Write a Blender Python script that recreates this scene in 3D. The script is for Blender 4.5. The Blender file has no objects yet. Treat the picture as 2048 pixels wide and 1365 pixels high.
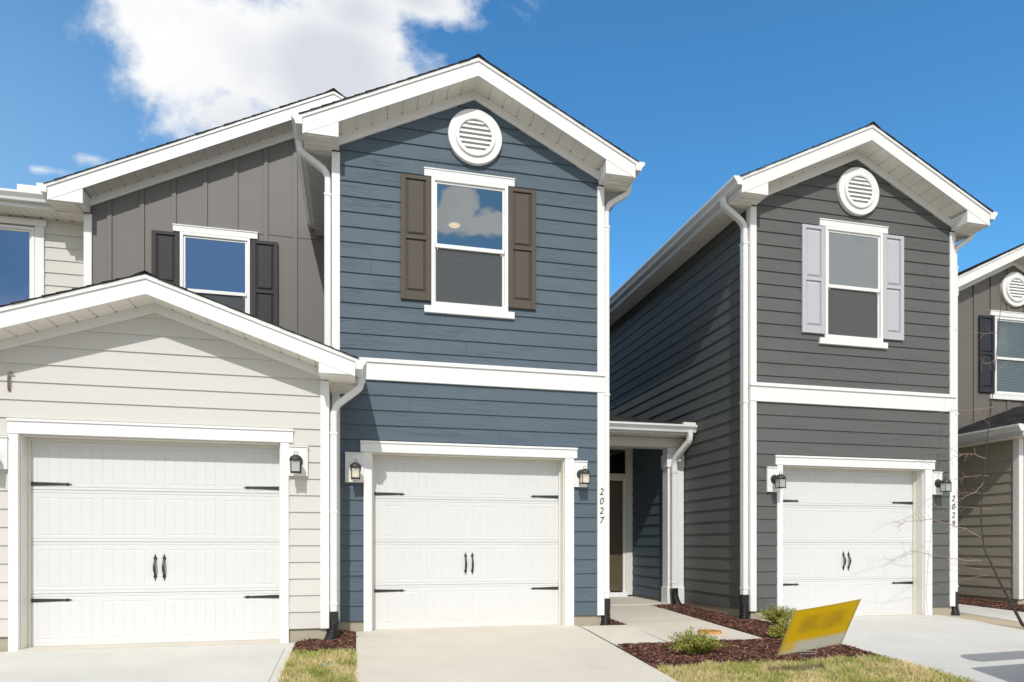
import bpy, bmesh, math, random
from mathutils import Vector, Matrix, noise
R = math.radians
random.seed(7)
S = bpy.context.scene
C = bpy.data.collections.new("townhouse_row"); S.collection.children.link(C)

# ------------------------------------------------------------------ camera
TH = math.atan(312/1331.); HC = 1.075
cam_d = bpy.data.cameras.new("camera"); cam = bpy.data.objects.new("camera", cam_d); C.objects.link(cam)
cam_d.sensor_fit = 'HORIZONTAL'; cam_d.sensor_width = 36.0
cam_d.lens = 36.0*1331/2048
cam_d.shift_y = (1091-682.5)/2048
cam_d.clip_end = 3000; cam_d.clip_start = .05
cam.location = (0, 0, HC); cam.rotation_euler = (R(90), 0, -TH)
S.camera = cam

def sm(*a): return a
# ------------------------------------------------------------------ sun and sky
SUNV = Vector((0.225, 1.0, -0.98)).normalized()
sd = bpy.data.lights.new("sun", 'SUN'); sd.energy = 3.0; sd.angle = R(.5); sd.color = (1, .97, .925)
sun = bpy.data.objects.new("sun", sd); C.objects.link(sun)
sun.rotation_euler = SUNV.to_track_quat('-Z', 'Y').to_euler(); sun.location = (-3, -10, 14)

S.view_settings.view_transform = 'Standard'; S.view_settings.look = 'None'
S.view_settings.gamma = 1; S.view_settings.use_curve_mapping = False
S.view_settings.exposure = 0.0

W = bpy.data.worlds.new("World"); S.world = W; W.use_nodes = True
nt = W.node_tree; nt.nodes.clear()
def N(t, typ, **k):
    n = t.nodes.new(typ)
    for a, b in k.items():
        if a.startswith('i_'):
            n.inputs[a[2:].replace('_', ' ')].default_value = b
        else: setattr(n, a, b)
    return n
def M(t, op, a, b=None, c=None, clamp=False):
    n = t.nodes.new('ShaderNodeMath'); n.operation = op; n.use_clamp = clamp
    for i, v in enumerate((a, b, c)):
        if v is None: continue
        if isinstance(v, (int, float)): n.inputs[i].default_value = v
        else: t.links.new(v, n.inputs[i])
    return n.outputs[0]
def mixc(t, fac, a, b, blend='MIX'):
    n = t.nodes.new('ShaderNodeMix'); n.data_type = 'RGBA'; n.blend_type = blend
    for sock, v in ((n.inputs[0], fac), (n.inputs[6], a), (n.inputs[7], b)):
        if isinstance(v, (int, float)): sock.default_value = v
        elif isinstance(v, tuple): sock.default_value = v if len(v) == 4 else v+(1,)
        else: t.links.new(v, sock)
    return n.outputs[2]
def smooth(t, x, a, b):
    n = t.nodes.new('ShaderNodeMapRange'); n.interpolation_type = 'SMOOTHSTEP'
    t.links.new(x, n.inputs[0]); n.inputs[1].default_value = a; n.inputs[2].default_value = b
    return n.outputs[0]
sky = N(nt, 'ShaderNodeTexSky', sky_type='NISHITA', sun_disc=False)
sky.sun_elevation = math.asin(-SUNV.z); sky.sun_rotation = R(190.8)
sky.air_density = 1.0; sky.dust_density = .55; sky.ozone_density = 2.0; sky.altitude = 100
SKY_STR = .105
tc = N(nt, 'ShaderNodeTexCoord'); sep = N(nt, 'ShaderNodeSeparateXYZ'); nt.links.new(tc.outputs['Generated'], sep.inputs[0])
dx, dy, dz = sep.outputs
ay = M(nt, 'MAXIMUM', M(nt, 'ABSOLUTE', dy), .02)
px = M(nt, 'DIVIDE', dx, ay); pz = M(nt, 'DIVIDE', dz, ay)
front = M(nt, 'GREATER_THAN', dy, 0.0)
cx = N(nt, 'ShaderNodeCombineXYZ'); nt.links.new(px, cx.inputs[0]); nt.links.new(pz, cx.inputs[1]); nt.links.new(front, cx.inputs[2])
P2 = cx.outputs[0]
def fbm(scale, detail, rough, off=0., dist=0.):
    mp = N(nt, 'ShaderNodeVectorMath', operation='ADD'); nt.links.new(P2, mp.inputs[0]); mp.inputs[1].default_value = (off, off*.7, off)
    n = N(nt, 'ShaderNodeTexNoise'); nt.links.new(mp.outputs[0], n.inputs['Vector'])
    n.inputs['Scale'].default_value = scale; n.inputs['Detail'].default_value = detail; n.inputs['Roughness'].default_value = rough; n.inputs['Distortion'].default_value = dist
    return n.outputs['Fac']
n1 = fbm(4.2, 11, .60, 3.1, .15); n2 = fbm(2.2, 4, .5, 9.4); n3 = fbm(10, 8, .6, 5.2, .2)
# cloud bodies, world directions as (x/|y|, z/|y|): centre, radii, weight
CF = [((-.165, .695), (.18, .12), 1.0), ((-.035, .70), (.19, .15), 1.2), ((-.25, .725), (.10, .10), .95), ((.09, .815), (.13, .06), 1.05), ((.0, .78), (.15, .10), 1.1), ((-.08, .88), (.30, .12), 1.3),
      ((-.185, .605), (.12, .07), 1.0), ((-.225, .65), (.11, .08), 1.0), ((.03, .70), (.12, .08), .8), ((-.03, .62), (.15, .08), .95), ((-.407, .497), (.040, .012), .50), ((-.348, .519), (.040, .016), .44), ((-.335, .72), (.04, .03), .42)]
CB = [((.152, .512), (.030, .030), 1.25), ((.128, .492), (.040, .022), 1.15), ((.203, .493), (.034, .022), 1.15), ((.17, .487), (.05, .014), 1.0), ((.23, .505), (.02, .03), .9), ((.85, .46), (.30, .22), 1.1), ((.5, .15), (.5, .12), .8),
      ((-.5, .27), (.16, .04), .8), ((-.1, 1.6), (1.2, .6), 1.1), ((1.9, 1.0), (.8, .8), 1.0), ((-1.8, .6), (.9, .7), 1.0), ((3.5, .9), (1., 1.5), 1.0), ((-4, 1.2), (1.4, 1.6), 1.0)]  # big clouds added behind the camera to whiten the light on the fronts
def blobs(L):
    out = None
    for (c, r, w) in L:
        a = M(nt, 'DIVIDE', M(nt, 'SUBTRACT', px, c[0]), r[0]); b = M(nt, 'DIVIDE', M(nt, 'SUBTRACT', pz, c[1]), r[1])
        d = M(nt, 'SQRT', M(nt, 'ADD', M(nt, 'MULTIPLY', a, a), M(nt, 'MULTIPLY', b, b)))
        v = M(nt, 'MULTIPLY', M(nt, 'SUBTRACT', 1.0, M(nt, 'MULTIPLY', d, .62)), w)
        out = v if out is None else M(nt, 'SMOOTH_MAX', out, v, .12)
    return out
bf = M(nt, 'MULTIPLY', blobs(CF), front)
bb = M(nt, 'MULTIPLY', blobs(CB), M(nt, 'SUBTRACT', 1.0, front))
body = M(nt, 'ADD', bf, bb)
wsp = M(nt, 'MULTIPLY', M(nt, 'SUBTRACT', n3, .5), .35)
dens0 = M(nt, 'ADD', M(nt, 'ADD', body, M(nt, 'MULTIPLY', M(nt, 'SUBTRACT', n1, .5), 1.5)), wsp)
dens = smooth(nt, M(nt, 'ADD', dens0, M(nt, 'MULTIPLY', M(nt, 'SUBTRACT', n3, .5), .30)), .33, .70)
core = smooth(nt, M(nt, 'ADD', body, M(nt, 'MULTIPLY', M(nt, 'SUBTRACT', n2, .5), 1.2)), .55, .98)
right = smooth(nt, M(nt, 'ADD', px, M(nt, 'MULTIPLY', M(nt, 'SUBTRACT', n2, .5), .4)), -.27, -.08)
shade = M(nt, 'MULTIPLY', M(nt, 'MULTIPLY', core, right), front)
ccol = mixc(nt, shade, (1.0, 1.0, 1.0), (.70, .735, .80))
ccol = mixc(nt, M(nt, 'MULTIPLY', smooth(nt, n3, .45, .75), .22), ccol, (.62, .66, .74))
sk = mixc(nt, 1.0, sky.outputs[0], (SKY_STR, SKY_STR, SKY_STR), 'MULTIPLY')
hs = N(nt, 'ShaderNodeHueSaturation'); hs.inputs['Saturation'].default_value = 1.1; hs.inputs['Value'].default_value = 1.0
nt.links.new(sk, hs.inputs['Color'])
sky_tint = mixc(nt, 1.0, hs.outputs[0], (.92, 1.74, 1.98), 'MULTIPLY')
lft = M(nt, 'MULTIPLY', M(nt, 'SUBTRACT', 1.0, smooth(nt, px, -.75, .25)), front)
hazy = M(nt, 'MULTIPLY', lft, M(nt, 'SUBTRACT', 1.0, smooth(nt, pz, .25, 1.1)))
sky_tint = mixc(nt, M(nt, 'MULTIPLY', hazy, .66), sky_tint, (.38, .60, .84))
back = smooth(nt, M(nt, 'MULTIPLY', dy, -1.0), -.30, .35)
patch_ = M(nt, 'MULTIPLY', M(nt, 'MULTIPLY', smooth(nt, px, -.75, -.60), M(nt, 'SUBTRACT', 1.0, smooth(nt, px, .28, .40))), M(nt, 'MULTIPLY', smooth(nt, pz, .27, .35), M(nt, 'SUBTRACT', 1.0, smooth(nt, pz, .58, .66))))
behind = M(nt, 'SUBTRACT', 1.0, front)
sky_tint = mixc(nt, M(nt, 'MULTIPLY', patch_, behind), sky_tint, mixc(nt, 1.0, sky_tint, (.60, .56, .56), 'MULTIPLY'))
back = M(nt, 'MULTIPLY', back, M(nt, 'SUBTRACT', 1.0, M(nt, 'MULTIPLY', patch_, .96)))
fillc = mixc(nt, smooth(nt, n1, .36, .64), (.72, .70, .66), (1.28, 1.18, 1.02))  # warm glow added to the sky behind the camera, lifting the shaded fronts
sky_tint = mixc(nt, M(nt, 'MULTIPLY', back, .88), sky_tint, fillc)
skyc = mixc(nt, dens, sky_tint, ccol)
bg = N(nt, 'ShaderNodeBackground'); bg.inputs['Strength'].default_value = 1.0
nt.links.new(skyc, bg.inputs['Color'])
wo = N(nt, 'ShaderNodeOutputWorld'); nt.links.new(bg.outputs[0], wo.inputs[0])

# ------------------------------------------------------------------ materials
def mat(name, col, rough=.5, spec=.5, metal=0.):
    m = bpy.data.materials.new(name); m.use_nodes = True
    b = m.node_tree.nodes['Principled BSDF']
    b.inputs['Base Color'].default_value = (*col, 1); b.inputs['Roughness'].default_value = rough
    b.inputs['Specular IOR Level'].default_value = spec; b.inputs['Metallic'].default_value = metal
    return m, m.node_tree, b
def pos(t): return N(t, 'ShaderNodeNewGeometry').outputs['Position']
def nz(t, vec, scale, detail=4, rough=.5, dist=0.):
    n = N(t, 'ShaderNodeTexNoise'); t.links.new(vec, n.inputs['Vector'])
    n.inputs['Scale'].default_value = scale; n.inputs['Detail'].default_value = detail; n.inputs['Roughness'].default_value = rough; n.inputs['Distortion'].default_value = dist
    return n.outputs['Fac']
def bump(t, b, h, strength, dist):
    n = N(t, 'ShaderNodeBump'); n.inputs['Strength'].default_value = strength; n.inputs['Distance'].default_value = dist
    t.links.new(h, n.inputs['Height']); t.links.new(n.outputs[0], b.inputs['Normal'])
def scale_v(t, vec, s):
    n = N(t, 'ShaderNodeVectorMath', operation='MULTIPLY'); t.links.new(vec, n.inputs[0]); n.inputs[1].default_value = s; return n.outputs[0]
LAPE = .1875
def siding_mat(name, col, z0, grain=.55, tint=.12, gb=.0030):
    m, t, b = mat(name, col, .60, .28)
    p = pos(t); sp = N(t, 'ShaderNodeSeparateXYZ'); t.links.new(p, sp.inputs[0])
    along = M(t, 'ADD', sp.outputs[0], sp.outputs[1])
    k = M(t, 'FLOOR', M(t, 'DIVIDE', M(t, 'SUBTRACT', sp.outputs[2], z0), LAPE))
    rnd = M(t, 'FRACT', M(t, 'MULTIPLY', M(t, 'SINE', M(t, 'MULTIPLY', k, 12.9898)), 437.585))
    cb = N(t, 'ShaderNodeCombineXYZ')
    t.links.new(M(t, 'ADD', M(t, 'MULTIPLY', along, .62), M(t, 'MULTIPLY', rnd, 31.)), cb.inputs[0])
    t.links.new(M(t, 'ADD', M(t, 'MULTIPLY', sp.outputs[2], 5.2), M(t, 'MULTIPLY', rnd, 17.)), cb.inputs[1])
    base = nz(t, cb.outputs[0], 1.7, 3, .55, .25)
    rings = M(t, 'SINE', M(t, 'MULTIPLY', base, 150.))
    fine = nz(t, scale_v(t, cb.outputs[0], (5, 24, 1)), 3.0, 4, .65)
    amp = smooth(t, nz(t, scale_v(t, cb.outputs[0], (1.1, .5, 1)), 1.3, 2), .40, .62)
    h = M(t, 'ADD', M(t, 'MULTIPLY', M(t, 'MULTIPLY', rings, amp), .42), M(t, 'MULTIPLY', fine, .8))
    bump(t, b, h, grain, gb)
    dirt = nz(t, p, .8, 5, .6)
    f = M(t, 'ADD', M(t, 'MULTIPLY', M(t, 'SUBTRACT', dirt, .5), tint*1.3), M(t, 'MULTIPLY', M(t, 'SUBTRACT', rnd, .5), tint*.5))
    f = M(t, 'ADD', f, M(t, 'MULTIPLY', M(t, 'SUBTRACT', fine, .5), tint*1.4))
    f = M(t, 'ADD', f, 1.0)
    cv = N(t, 'ShaderNodeVectorMath', operation='SCALE'); cv.inputs[0].default_value = col; t.links.new(f, cv.inputs['Scale'])
    t.links.new(cv.outputs[0], b.inputs['Base Color'])
    return m
def soft_mat(name, col, rough=.5, ns=3., amt=.06, bs=0., bd=.001, bscale=60., spec=.5, metal=0.):
    m, t, b = mat(name, col, rough, spec, metal)
    p = pos(t); n = nz(t, p, ns, 6, .62)
    f = M(t, 'ADD', 1.0, M(t, 'MULTIPLY', M(t, 'SUBTRACT', n, .5), amt*3))
    cv = N(t, 'ShaderNodeVectorMath', operation='SCALE'); cv.inputs[0].default_value = col; t.links.new(f, cv.inputs['Scale'])
    t.links.new(cv.outputs[0], b.inputs['Base Color'])
    if bs: bump(t, b, nz(t, p, bscale, 4, .6), bs, bd)
    return m
Z0 = .137
m_cream = siding_mat('cream_fibre_cement', (.62, .597, .560), Z0, .30, .07)
m_cream2 = siding_mat('cream_upper_siding', (.61, .585, .54), 5.48, .3, .07)
m_blue = siding_mat('blue_fibre_cement', (.094, .129, .163), Z0, .8, .13)
m_dark = siding_mat('charcoal_fibre_cement', (.112, .118, .113), Z0, .7, .12)
m_brownlap = siding_mat('taupe_fibre_cement', (.37, .33, .26), Z0, .6, .14)
m_grey = soft_mat('grey_smooth_panel', (.155, .142, .131), .55, 2.2, .05, .35, .002, 40)
m_taupe = soft_mat('taupe_smooth_panel', (.145, .130, .112), .55, 2.2, .06, .35, .002, 40)
m_trim = soft_mat('white_trim_paint', (.81, .808, .795), .42, 2.5, .018, .06, .0006, 120)
m_trim_warm = soft_mat('warm_white_stop', (.72, .69, .62), .5, 2.5, .02)
m_joint = soft_mat('dark_board_joint', (.02, .024, .028), .8); m_joint2 = soft_mat('beige_board_joint', (.36, .32, .26), .8)
m_soffit = soft_mat('vented_vinyl_soffit', (.88, .845, .77), .5, 3, .02)
m_gutter = soft_mat('gutter_white_enamel', (.79, .79, .775), .32, 4, .02)
m_hole = soft_mat('dark_vent_slot', (.10, .08, .06), .8)
m_door = soft_mat('garage_door_white_steel', (.67, .67, .668), .48, 1.6, .012, .05, .0008, 220)
m_iron = soft_mat('black_wrought_iron', (.028, .027, .027), .5, 20, .1, .2, .001, 90)
m_black = soft_mat('black_corrugated_plastic', (.020, .020, .021), .30, 20, .1)
m_fnd = soft_mat('poured_concrete_foundation', (.40, .355, .27), .85, 5, .12, .5, .004, 30)
m_brown = siding_mat('brown_shutter_vinyl', (.092, .076, .062), 0, .22, .05, .0015)
m_blk = siding_mat('charcoal_shutter_vinyl', (.042, .039, .042), 0, .22, .05, .0015)
m_blkblue = siding_mat('black_shutter_vinyl', (.026, .030, .038), 0, .22, .05, .0015)
m_lilac = siding_mat('pale_grey_shutter_vinyl', (.49, .49, .53), 0, .15, .03, .0015)
m_frontdoor = soft_mat('brown_painted_door', (.105, .078, .048), .35, 6, .05)
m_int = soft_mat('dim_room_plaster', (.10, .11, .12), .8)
m_screen = None
# shingles
m_roof, t, b = mat('asphalt_shingles', (.03, .03, .032), .9, .2)
p = pos(t); br = N(t, 'ShaderNodeTexVoronoi'); t.links.new(scale_v(t, p, (6, 7, 7)), br.inputs['Vector']); br.inputs['Scale'].default_value = 1.
g1 = nz(t, p, 260, 3, .7); g2 = nz(t, p, 3, 4)
rp = N(t, 'ShaderNodeValToRGB'); rp.color_ramp.elements[0].position = .3; rp.color_ramp.elements[0].color = (.014, .014, .016, 1); rp.color_ramp.elements[1].position = .8; rp.color_ramp.elements[1].color = (.085, .08, .078, 1)
t.links.new(M(t, 'ADD', M(t, 'MULTIPLY', g1, .6), M(t, 'MULTIPLY', br.outputs['Color'], .4)), rp.inputs[0]); t.links.new(rp.outputs[0], b.inputs['Base Color']); bump(t, b, g1, .8, .004)
# glass
def glass_mat(name, tint, refl, rough=.0, gcol=(.86, .95, 1)):
    m = bpy.data.materials.new(name); m.use_nodes = True; t = m.node_tree; t.nodes.clear()
    gl = N(t, 'ShaderNodeBsdfGlossy'); gl.inputs['Roughness'].default_value = rough; gl.inputs['Color'].default_value = (*gcol, 1)
    tr = N(t, 'ShaderNodeBsdfTransparent'); tr.inputs['Color'].default_value = (*tint, 1)
    lw = N(t, 'ShaderNodeFresnel'); lw.inputs['IOR'].default_value = 1.5
    fac = M(t, 'ADD', refl, M(t, 'MULTIPLY', lw.outputs[0], .8), clamp=True)
    wv = nz(t, pos(t), 2.2, 2, .5); bn = N(t, 'ShaderNodeBump'); bn.inputs['Strength'].default_value = .08; bn.inputs['Distance'].default_value = .02
    t.links.new(wv, bn.inputs['Height']); t.links.new(bn.outputs[0], gl.inputs['Normal'])
    mx = N(t, 'ShaderNodeMixShader'); t.links.new(fac, mx.inputs[0]); t.links.new(tr.outputs[0], mx.inputs[1]); t.links.new(gl.outputs[0], mx.inputs[2])
    o = N(t, 'ShaderNodeOutputMaterial'); t.links.new(mx.outputs[0], o.inputs[0]); return m
m_glass = glass_mat('window_glass', (.55, .62, .66), .34, 0., (.80, .86, .88))
m_glass_blue = glass_mat('coated_window_glass', (.6, .7, .75), .46, 0., (.58, .56, .68))
m_glass_green = glass_mat('clear_window_glass', (.72, .88, .86), .16)
m_carglass = glass_mat('car_glass', (.10, .10, .10), .06)
# insect screen
m_screen = bpy.data.materials.new('insect_screen'); m_screen.use_nodes = True; t = m_screen.node_tree; t.nodes.clear()
df = N(t, 'ShaderNodeBsdfDiffuse'); df.inputs['Color'].default_value = (.12, .122, .122, 1)
tr = N(t, 'ShaderNodeBsdfTransparent'); mx = N(t, 'ShaderNodeMixShader')
t.links.new(M(t, 'ADD', .66, M(t, 'MULTIPLY', nz(t, scale_v(t, pos(t), (1, 1, 2.4)), 3.5, 4, .6, 1.2), .18)), mx.inputs[0]); t.links.new(tr.outputs[0], mx.inputs[1]); t.links.new(df.outputs[0], mx.inputs[2])
o = N(t, 'ShaderNodeOutputMaterial'); t.links.new(mx.outputs[0], o.inputs[0])
def emis(name, col, st):
    m = bpy.data.materials.new(name); m.use_nodes = True; t = m.node_tree; t.nodes.clear()
    e = N(t, 'ShaderNodeEmission'); e.inputs[0].default_value = (*col, 1); e.inputs[1].default_value = st
    o = N(t, 'ShaderNodeOutputMaterial'); t.links.new(e.outputs[0], o.inputs[0]); return m
m_bulb = emis('warm_bulb', (1, .66, .30), 5.0); m_disc = emis('warm_downlight', (1, .62, .28), 1.5)
m_frost = bpy.data.materials.new('frosted_lamp_glass'); m_frost.use_nodes = True; t = m_frost.node_tree; t.nodes.clear()
a = N(t, 'ShaderNodeBsdfDiffuse'); a.inputs[0].default_value = (.62, .66, .66, 1); c_ = N(t, 'ShaderNodeBsdfTranslucent'); c_.inputs[0].default_value = (.8, .82, .8, 1)
g_ = N(t, 'ShaderNodeBsdfGlossy'); g_.inputs['Roughness'].default_value = .15
x1 = N(t, 'ShaderNodeMixShader'); x1.inputs[0].default_value = .5; t.links.new(a.outputs[0], x1.inputs[1]); t.links.new(c_.outputs[0], x1.inputs[2])
x2 = N(t, 'ShaderNodeMixShader'); x2.inputs[0].default_value = .06; t.links.new(x1.outputs[0], x2.inputs[1]); t.links.new(g_.outputs[0], x2.inputs[2])
o = N(t, 'ShaderNodeOutputMaterial'); t.links.new(x2.outputs[0], o.inputs[0])
# concrete
def conc(name, col, seed):
    m, t, b = mat(name, col, .82, .3); p = pos(t)
    ad = N(t, 'ShaderNodeVectorMath', operation='ADD'); t.links.new(p, ad.inputs[0]); ad.inputs[1].default_value = (seed, seed*2, 0)
    v = ad.outputs[0]; a = nz(t, v, 1.1, 6, .6, .4); c = nz(t, v, 45, 5, .7); d = nz(t, scale_v(t, v, (1, 14, 1)), 2.2, 3, .6)
    st = smooth(t, nz(t, v, 3.2, 5, .7, .8), .60, .78)
    f = M(t, 'ADD', 1.0, M(t, 'ADD', M(t, 'MULTIPLY', M(t, 'SUBTRACT', a, .5), .34), M(t, 'ADD', M(t, 'MULTIPLY', M(t, 'SUBTRACT', c, .5), .26), M(t, 'MULTIPLY', M(t, 'SUBTRACT', d, .5), .10))))
    f = M(t, 'SUBTRACT', f, M(t, 'MULTIPLY', st, .07))
    cv = N(t, 'ShaderNodeVectorMath', operation='SCALE'); cv.inputs[0].default_value = col; t.links.new(f, cv.inputs['Scale'])
    cc = mixc(t, M(t, 'MULTIPLY', st, .35), cv.outputs[0], (col[0]*.92, col[1]*.82, col[2]*.66))
    t.links.new(cc, b.inputs['Base Color']); bump(t, b, M(t, 'ADD', c, M(t, 'MULTIPLY', d, .4)), .35, .003); return m
m_conc1 = conc('broom_finished_concrete', (.585, .57, .525), 2.); m_conc2 = conc('cream_tinted_concrete', (.60, .555, .475), 7.); m_conc3 = conc('light_grey_concrete', (.58, .565, .53), 11.)
m_sand = soft_mat('pale_sandy_soil', (.46, .38, .27), .95, 9, .18, .8, .01, 50)
m_hookc = soft_mat('brown_metal', (.20, .14, .11), .6)
m_edge = soft_mat('tooled_concrete_groove', (.33, .30, .25), .9)
m_asph = soft_mat('street_asphalt', (.16, .155, .145), .9, 8, .15, .6, .006, 90)
m_soil = soft_mat('dry_soil', (.26, .22, .15), .95, 6, .2, .8, .01, 30)
def isl(name, stops, rough=.8, nsc=None, nmix=.5, trans=0.):
    m, t, b = mat(name, (.1, .1, .1), rough, .25)
    g = N(t, 'ShaderNodeNewGeometry'); rp = N(t, 'ShaderNodeValToRGB'); cr = rp.color_ramp
    cr.elements[0].position = stops[0][0]; cr.elements[0].color = (*stops[0][1], 1); cr.elements[1].position = stops[-1][0]; cr.elements[1].color = (*stops[-1][1], 1)
    for s_, c in stops[1:-1]:
        e = cr.elements.new(s_); e.color = (*c, 1)
    src = g.outputs['Random Per Island']
    if nsc:
        n = smooth(t, nz(t, g.outputs['Position'], nsc, 5, .6), .32, .68)
        src = M(t, 'ADD', M(t, 'MULTIPLY', src, 1-nmix), M(t, 'MULTIPLY', n, nmix))
    t.links.new(src, rp.inputs[0]); t.links.new(rp.outputs[0], b.inputs['Base Color'])
    if trans: b.inputs['Subsurface Weight'].default_value = 0
    return m
m_grass = isl('patchy_spring_grass', [(0, (.74, .60, .34)), (.42, (.62, .52, .25)), (.64, (.40, .41, .11)), (1, (.18, .27, .04))], .75, 2.6, .62)
m_grassbase = soft_mat('thatch_under_grass', (.26, .21, .10), .95, 12, .25, .8, .01, 60)
m_mulch = isl('red_brown_mulch_chips', [(0, (.034, .015, .010)), (.5, (.125, .050, .032)), (.85, (.22, .098, .064)), (1, (.36, .21, .15))], .8)
m_mulchbase = soft_mat('mulch_base', (.045, .018, .014), .95, 25, .3, 1, .02, 50)
m_leaf = isl('yellow_green_leaves', [(0, (.09, .13, .02)), (.5, (.25, .28, .045)), (.85, (.46, .42, .09)), (1, (.42, .28, .10))], .5)
m_stem = soft_mat('shrub_stems', (.12, .07, .04), .8)
m_bark = soft_mat('tree_bark', (.05, .042, .036), .9, 12, .2, .6, .004, 60)
m_twig = soft_mat('reddish_twigs', (.34, .22, .19), .7, 12, .15)
m_bud = isl('dry_leaf_buds', [(0, (.30, .18, .12)), (1, (.55, .38, .26))], .7)
m_carpaint = soft_mat('white_car_paint', (.74, .745, .74), .18, 2, .01); m_tyre = soft_mat('tyre_rubber', (.02, .02, .02), .8); m_rim = soft_mat('alloy_rim', (.5, .5, .5), .3, metal=1.)
m_wire = soft_mat('galvanised_wire', (.45, .46, .47), .35, metal=.9)
# rust
m_rust, t, b = mat('rusted_iron_lid', (.4, .15, .03), .85, .3); p = pos(t)
t.links.new(mixc(t, smooth(t, nz(t, p, 9, 6, .7), .35, .65), (.46, .16, .03), (.62, .33, .12)), b.inputs['Base Color']); bump(t, b, nz(t, p, 80, 4), .5, .003)
m_greenlid = soft_mat('green_plastic_lid', (.08, .26, .16), .5, 20, .15)

# ------------------------------------------------------------------ mesh helpers
ORG = {}
class MB:
    def __init__(s): s.v = []; s.f = []
    def face(s, pts):
        i = len(s.v); s.v += [tuple(p) for p in pts]; s.f.append(tuple(range(i, i+len(pts))))
    def box(s, x0, x1, y0, y1, z0, z1):
        if x0 > x1: x0, x1 = x1, x0
        if y0 > y1: y0, y1 = y1, y0
        if z0 > z1: z0, z1 = z1, z0
        i = len(s.v)
        s.v += [(x0,y0,z0),(x1,y0,z0),(x1,y1,z0),(x0,y1,z0),(x0,y0,z1),(x1,y0,z1),(x1,y1,z1),(x0,y1,z1)]
        s.f += [tuple(i+k for k in q) for q in ((0,3,2,1),(4,5,6,7),(0,1,5,4),(1,2,6,5),(2,3,7,6),(3,0,4,7))]
        return s
    def prism(s, poly, a0, a1, axis='y'):
        def P(q, a):
            return (q[0], a, q[1]) if axis == 'y' else ((a, q[0], q[1]) if axis == 'x' else (q[0], q[1], a))
        n = len(poly); i = len(s.v)
        s.v += [P(q, a0) for q in poly]+[P(q, a1) for q in poly]
        s.f.append(tuple(i+k for k in range(n))); s.f.append(tuple(i+n+k for k in reversed(range(n))))
        for k in range(n):
            l = (k+1) % n; s.f.append((i+k, i+n+k, i+n+l, i+l))
        return s
    def sweep(s, pts, sec, up=Vector((0, 1, 0)), caps=True):
        # sec: function(i,t)->list of (a,b) offsets in (side, up) frame
        pts = [Vector(p) for p in pts]; rings = []
        for i, p in enumerate(pts):
            d = (pts[min(i+1, len(pts)-1)]-pts[max(i-1, 0)]).normalized()
            u = (up-d*up.dot(d))
            if u.length < 1e-4: u = Vector((1, 0, 0))-d*d.x
            u.normalize(); sd_ = d.cross(u)
            ss = sec(i, i/(max(1, len(pts)-1)))
            base = len(s.v); s.v += [tuple(p+sd_*a+u*b) for a, b in ss]; rings.append((base, len(ss)))
        for (b0, n), (b1, _) in zip(rings, rings[1:]):
            for k in range(n): s.f.append((b0+k, b0+(k+1) % n, b1+(k+1) % n, b1+k))
        if caps:
            b0, n = rings[0]; s.f.append(tuple(b0+k for k in reversed(range(n)))); b1, n = rings[-1]; s.f.append(tuple(b1+k for k in range(n)))
        return s
    def tube(s, pts, r, n=8, up=Vector((0, 1, 0))):
        def sec(i, t):
            rr = r(i, t) if callable(r) else r
            return [(rr*math.cos(2*math.pi*k/n), rr*math.sin(2*math.pi*k/n)) for k in range(n)]
        return s.sweep(pts, sec, up)
    def cyl(s, c, r0, r1, z0, z1, n=32, axis='z'):
        def P(a, b, h): return (c[0]+a, c[1]+b, h) if axis == 'z' else (c[0]+a, h, c[1]+b)
        i = len(s.v)
        for h, r in ((z0, r0), (z1, r1)): s.v += [P(r*math.cos(2*math.pi*k/n), r*math.sin(2*math.pi*k/n), h) for k in range(n)]
        for k in range(n): s.f.append((i+k, i+(k+1) % n, i+n+(k+1) % n, i+n+k))
        s.f.append(tuple(i+k for k in reversed(range(n)))); s.f.append(tuple(i+n+k for k in range(n))); return s
    def ring(s, c, r0, r1, y0, y1, n=48):
        i = len(s.v)
        for (r, y) in ((r0, y0), (r1, y0), (r1, y1), (r0, y1)):
            s.v += [(c[0]+r*math.cos(2*math.pi*k/n), y, c[1]+r*math.sin(2*math.pi*k/n)) for k in range(n)]
        for q in range(4):
            w = (q+1) % 4
            for k in range(n): l = (k+1) % n; s.f.append((i+q*n+k, i+q*n+l, i+w*n+l, i+w*n+k))
        return s
    def build_parts(s, name, m, parent, bev=0., gap=.004):
        comp = []; 
        par = list(range(len(s.v)))
        def fd(a):
            while par[a] != a: par[a] = par[par[a]]; a = par[a]
            return a
        for f in s.f:
            for k in f[1:]: par[fd(k)] = fd(f[0])
        gs = {}
        for fi, f in enumerate(s.f): gs.setdefault(fd(f[0]), []).append(f)
        bb = []
        for k, fs in gs.items():
            vs = [s.v[i] for f in fs for i in f]; bb.append([[min(v[a] for v in vs) for a in range(3)], [max(v[a] for v in vs) for a in range(3)], fs])
        ch = True
        while ch:
            ch = False
            for i in range(len(bb)):
                for j in range(i+1, len(bb)):
                    if all(bb[i][0][a]-gap <= bb[j][1][a] and bb[j][0][a]-gap <= bb[i][1][a] for a in range(3)):
                        bb[i] = [[min(p, q) for p, q in zip(bb[i][0], bb[j][0])], [max(p, q) for p, q in zip(bb[i][1], bb[j][1])], bb[i][2]+bb[j][2]]; bb.pop(j); ch = True; break
                if ch: break
        out = None
        for b in bb:
            mb = MB(); mp = {}
            for f in b[2]:
                for i in f:
                    if i not in mp: mp[i] = len(mb.v); mb.v.append(s.v[i])
                mb.f.append(tuple(mp[i] for i in f))
            o = mb.build(name, m, parent, bev); out = out or o
        return out
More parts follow.
